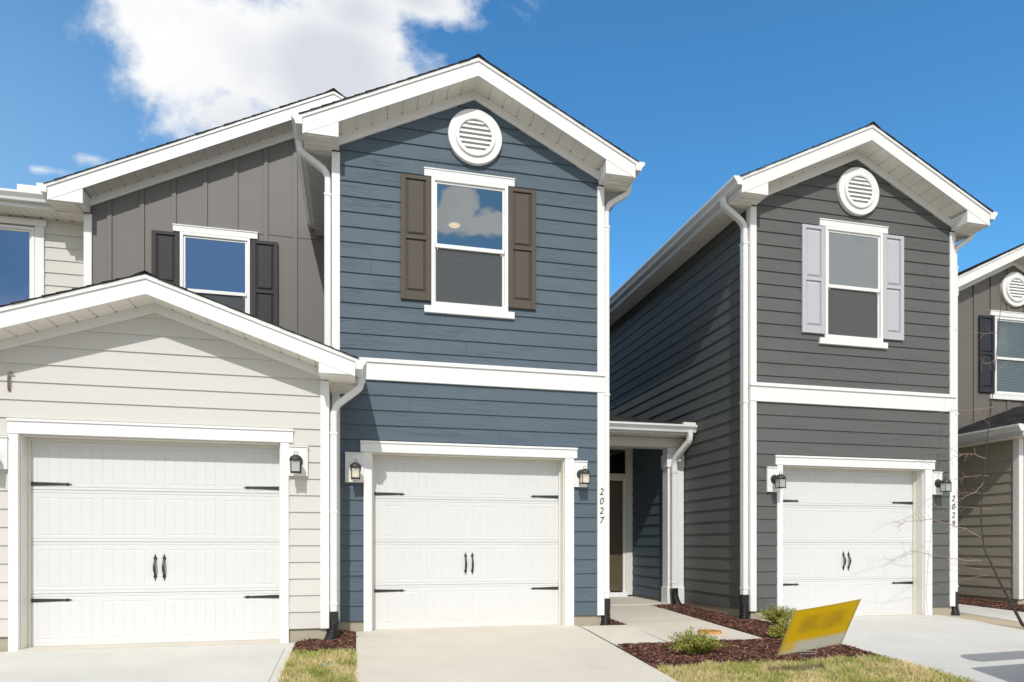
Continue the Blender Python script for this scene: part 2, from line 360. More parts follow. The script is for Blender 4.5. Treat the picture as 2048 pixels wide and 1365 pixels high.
    def build(s, name, m, parent=None, bev=0., smooth=False, label=None, kind=None, seg=1, loc=None):
        o0 = Vector(ORG.get(parent.name, (0, 0, 0))) if parent else Vector(loc or (0, 0, 0))
        me = bpy.data.meshes.new(name); me.from_pydata([tuple(Vector(v)-o0) for v in s.v], [], s.f); me.update()
        me.materials.append(m); o = bpy.data.objects.new(name, me); C.objects.link(o)
        if parent: o.parent = parent
        else: o.location = o0
        ORG[o.name] = tuple(o0)
        bm = bmesh.new(); bm.from_mesh(me); bmesh.ops.recalc_face_normals(bm, faces=bm.faces); bm.to_mesh(me); bm.free()
        if smooth:
            for pl in me.polygons: pl.use_smooth = True
        if bev:
            b_ = o.modifiers.new('bevel', 'BEVEL'); b_.width = bev; b_.segments = seg; b_.limit_method = 'ANGLE'; b_.angle_limit = R(50); b_.use_clamp_overlap = True
        if label: o['label'] = label
        if kind: o['kind'] = kind
        return o
def empty(name, loc, label, cat, group=None):
    o = bpy.data.objects.new(name, None); C.objects.link(o); o.location = loc; ORG[o.name] = tuple(loc); o.empty_display_size = .3
    o['label'] = label; o['category'] = cat
    if group: o['group'] = group
    return o
def tag(o, label, cat, group=None):
    o['label'] = label; o['category'] = cat
    if group: o['group'] = group
    return o
def clip(poly, a, b, c):   # keep a*x+b*z<=c
    out = []
    for i, p in enumerate(poly):
        q = poly[(i+1) % len(poly)]; dp = a*p[0]+b*p[1]-c; dq = a*q[0]+b*q[1]-c
        if dp <= 0: out.append(p)
        if dp*dq < 0:
            s_ = dp/(dp-dq); out.append((p[0]+(q[0]-p[0])*s_, p[1]+(q[1]-p[1])*s_))
    return out
def lapwall(mb, mapf, s0, s1, z0, z1, zs, holes=(), planes=(), prot=.016, E=LAPE, flat=False):
    """strips of lap siding; mapf(s,d,z)->xyz, d=outward distance; zs = datum of courses"""
    cuts = {z0, z1}
    k = math.ceil((z0-zs)/E)
    while zs+k*E < z1: cuts.add(round(zs+k*E, 5)); k += 1
    for h in holes:
        for q in (h[2], h[3]):
            if z0 < q < z1: cuts.add(q)
    cz = sorted(c for c in cuts if z0-1e-6 <= c <= z1+1e-6)
    def dep(z, top):
        if flat: return 0.
        f = (z-zs)/E; f -= math.floor(f+1e-4)
        if top and f < 1e-3: f = 1.
        return prot*(1-.85*f)
    for a, b in zip(cz, cz[1:]):
        if b-a < 1e-4: continue
        mid = (a+b)/2; iv = [(s0, s1)]
        for h in holes:
            if h[2] < mid < h[3]:
                nv = []
                for (u, w) in iv:
                    if h[0] > u: nv.append((u, min(w, h[0])))
                    if h[1] < w: nv.append((max(u, h[1]), w))
                iv = [q for q in nv if q[1]-q[0] > 1e-4]
        da, db = dep(a, False), dep(b, True)
        for (u, w) in iv:
            poly = [(u, a), (w, a), (w, b), (u, b)]
            for pl in planes: poly = clip(poly, *pl) if len(poly) > 2 else poly
            if len(poly) < 3: continue
            mb.face([mapf(q[0], da+(db-da)*(q[1]-a)/(b-a), q[1]) for q in poly])
            if not flat:
                lo = [q for q in poly if abs(q[1]-a) < 1e-5]
                if len(lo) >= 2:
                    x0_, x1_ = min(q[0] for q in lo), max(q[0] for q in lo)
                    mb.face([mapf(x0_, da, a), mapf(x1_, da, a), mapf(x1_, -.001, a), mapf(x0_, -.001, a)])
def joints(root_wall, x0, x1, z0, z1, y, m, seed, holes=(), n=1, top=None):
    rnd = random.Random(seed); mb = MB(); k = 0; z = z0
    while z+LAPE < z1:
        x = rnd.uniform(x0+.25, x1-.25); ok = rnd.random() < .42
        for h in holes:
            if h[0]-.2 < x < h[1]+.2 and h[2] < z+LAPE and z < h[3]: ok = False
        if top and z+LAPE > top(x): ok = False
        if ok:
            mb.face([(x, y-.0168, z+.004), (x+.0035, y-.0168, z+.004), (x+.0035, y-.0035, z+LAPE-.004), (x, y-.0035, z+LAPE-.004)])
        z += LAPE
    if mb.f: mb.build('board_joint', m, root_wall, kind='stuff')
def frontmap(y): return lambda s_, d, z: (s_, y-d, z)
def leftmap(x): return lambda s_, d, z: (x-d, s_, z)
def rightmap(x): return lambda s_, d, z: (x+d, s_, z)
def fillet(pts, r, n=6):
    out = [Vector(pts[0])]
    for i in range(1, len(pts)-1):
        p = Vector(pts[i]); a = Vector(pts[i-1]); b = Vector(pts[i+1])
        d1 = (a-p); d2 = (b-p); rr = min(r, d1.length*.49, d2.length*.49)
        p1 = p+d1.normalized()*rr; p2 = p+d2.normalized()*rr
        for k in range(n+1):
            t_ = k/n; out.append(p1*(1-t_)**2+p*2*t_*(1-t_)+p2*t_*t_)
    out.append(Vector(pts[-1])); return out
def rectsec(w, h, c=.012): return [(-w+c, -h), (w-c, -h), (w, -h+c), (w, h-c), (w-c, h), (-w+c, h), (-w, h-c), (-w, -h+c)]

def g(y):   # ground profile: level at the houses, falling to the street
    if y >= 8: return min(.08, .025*(y-8))
    if y >= 4.9: return -(8-y)*.065
    if y >= 3.8: return -.2015-(4.9-y)*.30
    return -.5315

# ------------------------------------------------------------------ pieces of a house
def gutter(root, x, side, z, y0, y1, slope_axis='y'):
    """K-style gutter with its back at x, running in y; side=-1 points to -x"""
    prof = [(0, 0), (.075, 0), (.085, .035), (.105, .06), (.125, .085), (.125, .115), (.118, .115), (.118, .09), (.10, .068), (.078, .04), (.07, .008), (.004, .008), (.004, .115), (0, .115)]
    mb = MB(); mb.prism([(x+side*a, z+b) for a, b in prof], y0, y1, 'y')
    cap = [(0, 0), (.075, 0), (.085, .035), (.105, .06), (.125, .085), (.125, .115), (0, .115)]
    mb.prism([(x+side*a, z+b) for a, b in cap], y0-.004, y0, 'y')
    return mb.build('gutter', m_gutter, root)
def downspout(root, gx, wx, side, zg, y, zb, zoff=.36, out=.30, ground=0., lean=(-.05, -.06), boot=True, ygo=None):
    """from gutter outlet (gx) curve back to the wall face wx and run down"""
    cx_ = wx+side*.052; ys = ygo if ygo is not None else y
    pts = fillet([(gx, ys, zg+.01), (gx, ys, zg-.10), (cx_, y, zg-.10-zoff*.62), (cx_, y, zg-zoff-.25)], .10, 7)
    mb = MB(); mb.sweep(pts, lambda i, t: rectsec(.036, .045), Vector((0, 1, 0)), True)
    # ribs in the two elbows
    o = mb.build('downspout', m_gutter, root)
    m2 = MB(); m2.sweep([(cx_, y, zg-zoff-.23), (cx_, y, zb)], lambda i, t: rectsec(.040, .049, .01), Vector((0, 1, 0)))
    for fz in (.0, .46, 1.0):
        zz = (zg-zoff-.25)*(1-fz)+(zb+.10)*fz
        m2.box(cx_-.044, cx_+.044, y-.053, y+.053, zz-.012, zz+.012)
    m2.build('pipe', m_gutter, o)
    if boot:
        m3 = MB(); m3.sweep([(cx_, y, zb+.01), (cx_, y, zb-.07), (cx_, y, zb-.13)], lambda i, t: rectsec(.050+.012*t, .058+.008*t, .012+.03*t), Vector((0, 1, 0)))
        b_ = m3.build('drain_boot', m_black, root)
        m4 = MB(); gz = ground-.04; n = 4*max(8, round((zb-.11-gz)/.026)); pp = []
        for k in range(n+1):
            t_ = k/n; pp.append((cx_+lean[0]*t_*t_, y+lean[1]*t_*t_, (zb-.11)*(1-t_)+gz*t_))
        m4.tube(pp, lambda i, t: .062+.0095*math.sin(i*math.pi/2.+.78)+.004*t, 18)
        m4.build('drain_hose', m_black, b_, smooth=True)
    return o
def window(root, x0, x1, z0, z1, y, glass, meet=.53, room=True, disc=None, blinds=False, screen=True, trim=True):
    """vinyl single-hung window, outer frame x0..x1, z0..z1 on wall plane y"""
    f = .045; yo = y-.034; yi = y+.02
    mb = MB()
    mb.box(x0, x0+f, yo, yi, z0, z1).box(x1-f, x1, yo, yi, z0, z1).box(x0+f, x1-f, yo+.001, yi, z1-f, z1).box(x0+f, x1-f, yo+.001, yi, z0, z0+f*1.2)
    w = mb.build('window', m_trim, root, .003)
    a0, a1 = x0+f, x1-f; b0, b1 = z0+f*1.2, z1-f; zm = b0+(b1-b0)*(1-meet)
    s_ = .028; ys = y-.014
    mb = MB()   # upper sash
    mb.box(a0, a0+s_, ys, yi, zm, b1).box(a1-s_, a1, ys, yi, zm, b1).box(a0+s_, a1-s_, ys+.001, yi, b1-s_, b1).box(a0+s_*.2, a1-s_*.2, ys-.009, yi, zm-.028, zm+.022)
    # lower sash
    mb.box(a0, a0+s_*.8, ys+.016, yi, b0, zm-.028).box(a1-s_, a1, ys+.016, yi, b0, zm-.028).box(a0+s_*.8, a1-s_, ys+.017, yi, b0, b0+s_*.9)
    mb.build('sash', m_trim, w, .002)
    MB().face([(a0+s_-.004, ys+.012, zm+.02), (a1-s_+.004, ys+.012, zm+.02), (a1-s_+.004, ys+.012, b1-s_+.004), (a0+s_-.004, ys+.012, b1-s_+.004)]) if False else None
    u = MB(); u.face([(a0+s_-.004, ys+.010, zm+.018), (a1-s_+.004, ys+.010, zm+.018), (a1-s_+.004, ys+.010, b1-s_+.004), (a0+s_-.004, ys+.010, b1-s_+.004)]); u.build('pane', glass, w)
    u = MB(); u.face([(a0+s_-.01, ys+.030, b0+.01), (a1-s_+.004, ys+.030, b0+.01), (a1-s_+.004, ys+.030, zm-.02), (a0+s_-.01, ys+.030, zm-.02)]); u.build('pane', glass, w)
    if screen:
        u = MB(); u.face([(a0+.012, ys+.014, b0+.012), (a1-.022, ys+.014, b0+.012), (a1-.022, ys+.014, zm-.03), (a0+.012, ys+.014, zm-.03)]); u.build('insect_screen', m_screen, w)
        v = MB(); q = .009
        v.box(a0+.004, a0+.004+q, ys+.008, ys+.016, b0+.004, zm-.03).box(a1-.03, a1-.03+q, ys+.008, ys+.016, b0+.004, zm-.03).box(a0+.013, a1-.03, ys+.009, ys+.016, b0+.004, b0+.004+q)
        for xx in (a0+.03, a1-.05): v.box(xx, xx+.008, ys+.002, ys+.008, zm-.055, zm-.03)
        v.build('screen_frame', m_gutter, w)
    # dim room behind the panes
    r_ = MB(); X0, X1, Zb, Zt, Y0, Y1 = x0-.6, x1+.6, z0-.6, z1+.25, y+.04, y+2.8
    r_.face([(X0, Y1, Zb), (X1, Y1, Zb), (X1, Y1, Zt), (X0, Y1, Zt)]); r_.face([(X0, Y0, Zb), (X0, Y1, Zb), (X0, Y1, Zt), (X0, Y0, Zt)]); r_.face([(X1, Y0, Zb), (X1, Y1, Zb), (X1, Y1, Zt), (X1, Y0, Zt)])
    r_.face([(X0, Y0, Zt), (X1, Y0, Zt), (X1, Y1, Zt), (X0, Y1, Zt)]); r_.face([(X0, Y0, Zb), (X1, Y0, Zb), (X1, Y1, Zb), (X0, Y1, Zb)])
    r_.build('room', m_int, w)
    if disc:
        d_ = MB(); d_.cyl((disc[0], disc[1]), .085, .085, Zt-.012, Zt-.004, 32); d_.build('ceiling_lamp', m_disc, w)
    if blinds:
        bl = MB(); zz = b0+.02
        while zz < b1-.02:
            bl.face([(a0+.03, y+.07, zz), (a1-.03, y+.07, zz), (a1-.03, y+.085, zz+.024), (a0+.03, y+.085, zz+.024)]); zz += .032
        bl.build('blind', m_blind, w)
    return w
m_blind = soft_mat('pale_blind_slats', (.50, .62, .60), .6)
def head_sill(root, x0, x1, zt, zb, y, hh=.105, sh=.088, dp=.045):
    mb = MB(); mb.box(x0, x1, y-dp, y, zt-hh, zt-.018).box(x0-.006, x1+.006, y-dp-.008, y, zt-.018, zt); mb.build('window_head', m_trim, root, .003)
    mb = MB(); mb.box(x0, x1, y-dp, y, zb, zb+sh); mb.build('window_sill', m_trim, root, .003)
def shutter(root, x0, x1, z0, z1, y, m, label=None):
    mb = MB(); d = .030; s_ = .062; r_ = .075; zm = z0+(z1-z0)*.50
    mb.box(x0, x0+s_, y-d, y, z0, z1).box(x1-s_, x1, y-d, y, z0, z1)
    for a, b in ((z0, z0+r_+.03), (zm-.02, zm+.03), (z1-.05, z1)): mb.box(x0+s_, x1-s_, y-d+.001, y, a, b)
    mb.box(x0+s_, x1-s_, y-d+.020, y, z0+r_+.03, zm-.02).box(x0+s_, x1-s_, y-d+.020, y, zm+.03, z1-.05)
    sh = mb.build('shutter', m, root, .003, label=label)
    for a, b in ((z0+r_+.03, zm-.02), (zm+.03, z1-.05)):   # raised fields
        X0, X1 = x0+s_+.014, x1-s_-.014; Zb, Zt = a+.014, b-.014; i = .024; q = MB()
        yb, yt = y-d+.0195, y-d+.004
        o_ = [(X0, yb, Zb), (X1, yb, Zb), (X1, yb, Zt), (X0, yb, Zt)]; n_ = [(X0+i, yt, Zb+i), (X1-i, yt, Zb+i), (X1-i, yt, Zt-i), (X0+i, yt, Zt-i)]
        q.face(n_)
        for k in range(4): l = (k+1) % 4; q.face([o_[k], o_[l], n_[l], n_[k]])
        q.build('raised_panel', m, sh)
    for xx in (x0+.022, x1-.022):
        for zz in (z0+.08, zm, z1-.06): sc = MB(); sc.cyl((xx, zz), .006, .005, y-d-.003, y-d, 10, 'y'); sc.build('screw', m, sh)
def gable_vent(root, x, z, y, r=.35):
    mb = MB(); n = 64
    mb.ring((x, z), r*.66, r, y-.05, y+.01, n); v = mb.build('gable_vent', m_trim, root, .004)
    mb = MB(); mb.ring((x, z), r*.60, r*.74, y-.072, y-.045, n); mb.build('vent_rim', m_trim, v, .006, seg=2)
    mb = MB(); mb.ring((x, z), 0.001, r*.66, y-.036, y-.032, n); mb.build('vent_back', m_trim, v)
    mb = MB(); k = 7; rr = r*.605; st = 2*rr/k
    for i in range(k):
        zc = z-rr+st*(i+.5); h = math.sqrt(max(0, rr*rr-(zc-z)**2))
        if h < .03: continue
        mb.prism([(y-.068, zc-st*.42), (y-.060, zc-st*.46), (y-.034, zc+st*.30), (y-.040, zc+st*.44)], x-h, x+h, 'x')
    mb.build('louvre', m_trim, v)
def lamp(root, x, y, z, lit, yaw=0.):
    """wall lantern; x,z centre of back plate, y wall face"""
    mb = MB(); mb.cyl((x, z), .066, .058, y, y-.024, 28, 'y'); L_ = mb.build('wall_lamp', m_iron, root, smooth=False)
    yl = y-.135; zt = z+.006
    a = MB(); a.tube(fillet([(x, y-.015, z-.005), (x, y-.06, z+.03), (x, yl, z+.045), (x, yl, zt+.03)], .03, 5), .009, 8, Vector((1, 0, 0))); a.build('arm', m_iron, L_, smooth=True)
    c = MB(); i0 = len(c.v)
    for (r_, h) in ((.070, -.012), (.070, 0), (.062, .024), (.044, .042), (.018, .053), (.004, .056)): c.v += [(x+r_*math.cos(k*math.pi/8+math.pi/8), yl+r_*math.sin(k*math.pi/8+math.pi/8), zt+h) for k in range(16)]
    for q in range(5):
        for k in range(16): l = (k+1) % 16; c.f.append((i0+q*16+k, i0+q*16+l, i0+q*16+16+l, i0+q*16+16+k))
    c.f.append(tuple(i0+k for k in range(16)))
    th_ = [(x+.019*math.cos(q*math.pi/9), yl, zt+.070+.019*math.sin(q*math.pi/9)) for q in range(19)]
    c.tube(th_, .0028, 6, Vector((0, 1, 0))); c.build('lamp_hood', m_iron, L_)
    fr = MB(); gl = MB(); tw, bw, hz = .050, .048, .125; z1_ = zt-.012; z0_ = z1_-hz
    cs = [(-1, -1), (1, -1), (1, 1), (-1, 1)]
    for k in range(4):
        a_, b_ = cs[k], cs[(k+1) % 4]
        fr.tube([(x+a_[0]*tw, yl+a_[1]*tw, z1_), (x+a_[0]*bw, yl+a_[1]*bw, z0_)], .0056, 4)
        fr.tube([(x+a_[0]*bw, yl+a_[1]*bw, z0_), (x+b_[0]*bw, yl+b_[1]*bw, z0_)], .0055, 4, Vector((0, 0, 1)))
        fr.tube([(x+a_[0]*tw, yl+a_[1]*tw, z1_), (x+b_[0]*tw, yl+b_[1]*tw, z1_)], .0055, 4, Vector((0, 0, 1)))
        fr.cyl((x+a_[0]*bw, yl+a_[1]*bw), .004, .007, z0_-.016, z0_, 6)
        e = .94; gl.face([(x+a_[0]*tw*e, yl+a_[1]*tw*e, z1_), (x+b_[0]*tw*e, yl+b_[1]*tw*e, z1_), (x+b_[0]*bw*e, yl+b_[1]*bw*e, z0_+.004), (x+a_[0]*bw*e, yl+a_[1]*bw*e, z0_+.004)])
    fr.build('lamp_frame', m_iron, L_); gl.build('lamp_glass', m_frost, L_)
    if lit:
        b = MB(); b.cyl((x, yl), .014, .020, z0_+.01, z0_+.05, 12).cyl((x, yl), .020, .008, z0_+.05, z0_+.072, 12); b.build('bulb', m_bulb, L_)
def lamp_block(root, x0, x1, z0, z1, y):
    mb = MB(); mb.box(x0, x1, y-.032, y, z0, z1-.018).box(x0, x1+.004, y-.042, y, z1-.018, z1); mb.build('mounting_block', m_trim, root, .003)
def garage_door(root, x0, x1, z0, z1, y):
    """sectional door with four embossed panels per section; face at y"""
    gx = {x0: None, x1: None}; n = 4; Wd = (x1-x0); secz = [z0+(z1-z0)*k/4 for k in range(5)]
    pans = []; ed = .075; gap = .10; pw = (Wd-2*ed-3*gap)/4
    for k in range(4): a = x0+ed+k*(pw+gap); pans.append((a, a+pw))
    w = .0065; dp = .0038; xc = {}
    for (a, b) in pans:
        for j in range(6): xc[a+(b-a)*j/5] = 'e' if j in (0, 5) else 'g'
    xl = sorted({x0, x1} | {q+d for q in xc for d in (-w, 0, w)})
    zp = []; zc = []
    for k in range(4):
        a, b = secz[k]+.075, secz[k+1]-.090; zp.append((a, b))
    zlines = set([z0, z1]); hz = []
    for k, (a, b) in enumerate(zp):
        for q in (a, b): zlines |= {q-w, q, q+w}
    for k in range(1, 4):
        for q, dd in ((secz[k], .011), (secz[k]-.035, .006), (secz[k]+.030, .006)): zlines |= {q-w, q, q+w}; hz.append((q, dd))
    zl = sorted(zlines)
    def depth(x, z):
        for q, dd in hz:
            if abs(z-q) < 1e-5: return dd
        for (a, b) in zp:
            if a-1e-5 <= z <= b+1e-5:
                for (c, d) in pans:
                    if c-1e-5 <= x <= d+1e-5:
                        if abs(x-c) < 1e-5 or abs(x-d) < 1e-5 or abs(z-a) < 1e-5 or abs(z-b) < 1e-5: return dp
                        for j in range(1, 5):
                            if abs(x-(c+(d-c)*j/5)) < 1e-5: return dp*.8
        return 0.
    mb = MB(); nx = len(xl)
    for z in zl:
        for x in xl: mb.v.append((x, y+depth(x, z), z))
    for j in range(len(zl)-1):
        for i in range(nx-1): q = j*nx+i; mb.f.append((q, q+1, q+nx+1, q+nx))
    d = mb.build('garage_door', m_door, root)
    sl = MB(); sl.box(x0, x1, y+.002, y+.03, z0-.022, z0-.004); sl.build('rubber_seal', m_black, d)
    # strap hinges with spear ends
    for zz in (secz[3]+.062, secz[1]-.066):
        for sg, xs in ((1, x0+.008), (-1, x1-.008)):
            L_ = .40; pts = [(0, -.021), (L_*.82, -.011), (L_*.84, -.010), (L_*.865, -.019), (L_*.905, -.012), (L_, 0), (L_*.905, .012), (L_*.865, .019), (L_*.84, .010), (L_*.82, .011), (0, .021)]
            h = MB(); h.prism([(xs+sg*a, zz+b) for a, b in pts], y-.007, y-.0005, 'y'); h.build('strap_hinge', m_iron, d, .0015)
    xm = (x0+x1)/2
    for sg in (-1, 1):
        hx = xm+sg*.045-.004; zc_ = z0+(z1-z0)*.375; hd = MB()
        for z_, s_ in ((zc_+.092, 1), (zc_-.092, -1)):
            hd.prism([(hx+a, z_+s_*b) for a, b in ((-.008, -.02), (.008, -.02), (.020, .010), (.009, .026), (.007, .036), (0, .056), (-.007, .036), (-.009, .026), (-.020, .010))], y-.007, y-.0005, 'y')
        hd.sweep([(hx, y-.006-.040*math.sin(math.pi*k/12), zc_+.092-.184*k/12) for k in range(13)], lambda i, t: rectsec(.009+.005*math.sin(math.pi*t), .005, .003), Vector((0, 1, 0)))
        hd.build('door_handle', m_iron, d)
    return d
def garage_trim(root, xl0, xl1, xr0, xr1, hx0, hx1, zh0, zh1, y, zb, zbr=None):
    mb = MB(); f = y-.028
    mb.box(xl0, xl1, f, y+.20, zb, zh0).box(xr0, xr1, f, y+.20, zb, zh0)
    mb.box(hx0, hx1, f-.006, y+.20, zh0, zh1-.028).box(hx0-.004, hx1+.004, f-.018, y+.02, zh1-.028, zh1)
    mb.build('garage_trim', m_trim, root, .003)
    # weather stop and jamb lining
    st = MB(); st.box(xl1, xl1+.030, y+.150, y+.189, zb, zh0-.002).box(xr0-.030, xr0, y+.150, y+.189, zb, zh0-.002).box(xl1+.03, xr0-.03, y+.151, y+.189, zh0-.036, zh0-.002)
    st.box(xl1, xl1+.012, y+.02, y+.149, zb, zh0-.002).box(xr0-.012, xr0, y+.02, y+.149, zb, zh0-.002).box(xl1+.012, xr0-.012, y+.021, y+.148, zh0-.012, zh0-.001)
    st.build('weather_stop', m_trim_warm, root, .003)
def shingles(mb, xr, zr, xe, ze, y0, y1, expo=.142, jit=.005, dy0=0., seed=0):
    """one slope: ridge (xr,zr) to eave (xe,ze), running y0..y1"""
    rnd = random.Random(seed); L_ = math.hypot(xe-xr, ze-zr); n = max(1, round(L_/expo)); ux, uz = (xe-xr)/L_, (ze-zr)/L_; nx_, nz_ = -uz*(1 if xe < xr else -1), abs(ux)
    if xe < xr: nx_ = uz
    nrm = Vector((-(uz), 0, ux)); nrm = nrm if nrm.z > 0 else -nrm
    for k in range(n):
        a, b = L_*k/n-.02, L_*(k+1)/n
        if k == 0: a = 0
        ta, tb = .003, .012
        j = rnd.uniform(-jit, jit); e = rnd.uniform(-.004, .004)
        pa = Vector((xr+ux*a, 0, zr+uz*a)); pb = Vector((xr+ux*(b+e), 0, zr+uz*(b+e)))
        poly = [(pa.x, pa.z), (pb.x, pb.z), (pb.x+nrm.x*tb, pb.z+nrm.z*tb), (pa.x+nrm.x*ta, pa.z+nrm.z*ta)]
        mb.prism(poly, y0+j, y1, 'y')
def gable_roof(root, cx_, ztop, m, half, yf, yw, yb, fh=.187, frh=.125, ret=.41, zret=5.918, wall_half=1.771, over=None, eaves=(True, True), eave_y1=(None, None), seed=1, gut=(True, True), retside=(True, True), gy=None):
    """gable facing -y. ztop=fascia top at the ridge; half=x distance ridge to fascia end; yf fascia face; yw wall face"""
    th = .035
    zz = lambda d: ztop-m*d
    # fascia (rake) boards
    f = MB(); fb = MB()
    for sg in (-1, 1):
        poly = [(cx_, zz(0)), (cx_+sg*half, zz(half)), (cx_+sg*half, zz(half)-fh), (cx_, zz(0)-fh)]
        f.prism(poly, yf, yf+.022, 'y')
        poly = [(cx_, zz(0)+th), (cx_+sg*(half+.012), zz(half)+th), (cx_+sg*(half+.012), zz(half)-.012), (cx_, zz(0)-.012)]
        fb.prism(poly, yf-.014, yf+.03, 'y')
    f.build('rake_fascia', m_trim, root, .002); fb.build('drip_edge', m_gutter, root, .003)
    # frieze on the wall
    fr = MB()
    zt = lambda d: zz(d)-fh+.018
    for sg in (-1, 1):
        hw = wall_half-.004
        fr.prism([(cx_, zt(0)), (cx_+sg*hw, zt(hw)), (cx_+sg*hw, zt(hw)-frh), (cx_, zt(0)-frh)], yw-.030, yw, 'y')
    fr.build('frieze_board', m_trim, root, .002)
    # rake soffit as boards with open joints
    so = MB(); hl = MB(); st = .185
    for sg in (-1, 1):
        d = 0.
        d_end = half-ret-.002
        while d < d_end:
            e = min(d+st-.008, d_end)
            so.prism([(cx_+sg*d, zt(d)), (cx_+sg*e, zt(e)), (cx_+sg*e, zt(e)+.006), (cx_+sg*d, zt(d)+.006)], yf+.022, yw-.001, 'y')
            hl.box(cx_+sg*(e-.004), cx_+sg*(e+.010), yw-.044, yw-.031, zt(e)-.004, zt(e)+.004)
            d += st
        so.prism([(cx_, zt(0)+.010), (cx_+sg*half*.99, zt(half*.99)+.010), (cx_+sg*half*.99, zt(half*.99)+.016), (cx_, zt(0)+.016)], yf+.022, yw+.1, 'y')
    s_ = so.build('rake_soffit', m_soffit, root); hl.build('vent_slot', m_hole, s_)
    # boxed returns
    for sg, on in zip((-1, 1), retside):
        if not on: continue
        a, b = cx_+sg*half, cx_+sg*(half-ret); r_ = MB()
        r_.prism([(a, zret), (b, zret), (b, zz(half-ret)-fh-.002), (a, zz(half)-fh-.002)] if zz(half)-fh > zret+.004 else [(a-sg*.002, zret), (b, zret), (b, zz(half-ret)-fh-.002), (a-sg*.002, zret+.004)], yf+.004, yw-.0325, 'y')
        r_.build('cornice_return', m_trim, root, .002)
    # eave soffit, fascia and gutter running back
    for sg, on, g_, y1_ in zip((-1, 1), eaves, gut, eave_y1):
        if not on: continue
        y1 = y1_ or yb; a, b = cx_+sg*half, cx_+sg*wall_half
        e = MB(); yy = yf+.03
        e.box(a, b, yf+.026, y1, zret+.002, zret+.010)
        while yy < y1-.02:
            e.box(a-sg*.004, b, yy, min(yy+.088, y1-.01), zret-.012, zret+.001); yy += .10
        e.build('eave_soffit', m_soffit, root)
        e = MB(); e.box(a, a-sg*.02, yf+.024, y1, zret-.010, zz(half)+th); e.build('eave_fascia', m_trim, root)
        if g_: gutter(root, a+sg*.002, sg, zz(half)-.085, yf-.012, y1)
    # shingles
    sh = MB()
    for sg in (-1, 1):
        y1 = yb
        shingles(sh, cx_, ztop+th+.004, cx_+sg*(half+.035), zz(half+.035)+th+.004, yf-.028, yb if eave_y1[0 if sg < 0 else 1] is None else yb, seed=seed+sg)
    # ridge cap
    k = yf-.03
    while k < yb:
        sh.prism([(cx_-.11, ztop+th+.014-.11*m), (cx_, ztop+th+.024), (cx_+.11, ztop+th+.014-.11*m), (cx_, ztop+th+.034)], k, min(k+.19, yb), 'y'); k += .18
    sh.build('roof', m_roof, root)

GRP = 'attached townhouses in the row'
def digits(root, text, x, y, z0, dz, h=.10):
    for i, ch in enumerate(text):
        cu = bpy.data.curves.new('digit', 'FONT'); cu.body = ch; cu.size = h*1.42; cu.extrude = .003; cu.shear = .20; cu.align_x = 'CENTER'; cu.offset = -.0006
        tmp = bpy.data.objects.new('digit_tmp', cu); C.objects.link(tmp)
        me = bpy.data.meshes.new_from_object(tmp.evaluated_get(bpy.context.evaluated_depsgraph_get())); bpy.data.objects.remove(tmp)
        me.transform(Matrix.Rotation(R(90), 4, 'X')); me.transform(Matrix.Diagonal((.92, 1, 1, 1)))
        me.transform(Matrix.Translation(Vector((x, y, z0-i*dz-h*.5))-Vector(ORG[root.name])))
        me.materials.clear(); me.materials.append(m_iron)
        o = bpy.data.objects.new('house_number', me); C.objects.link(o); o.parent = root; ORG[o.name] = ORG[root.name]

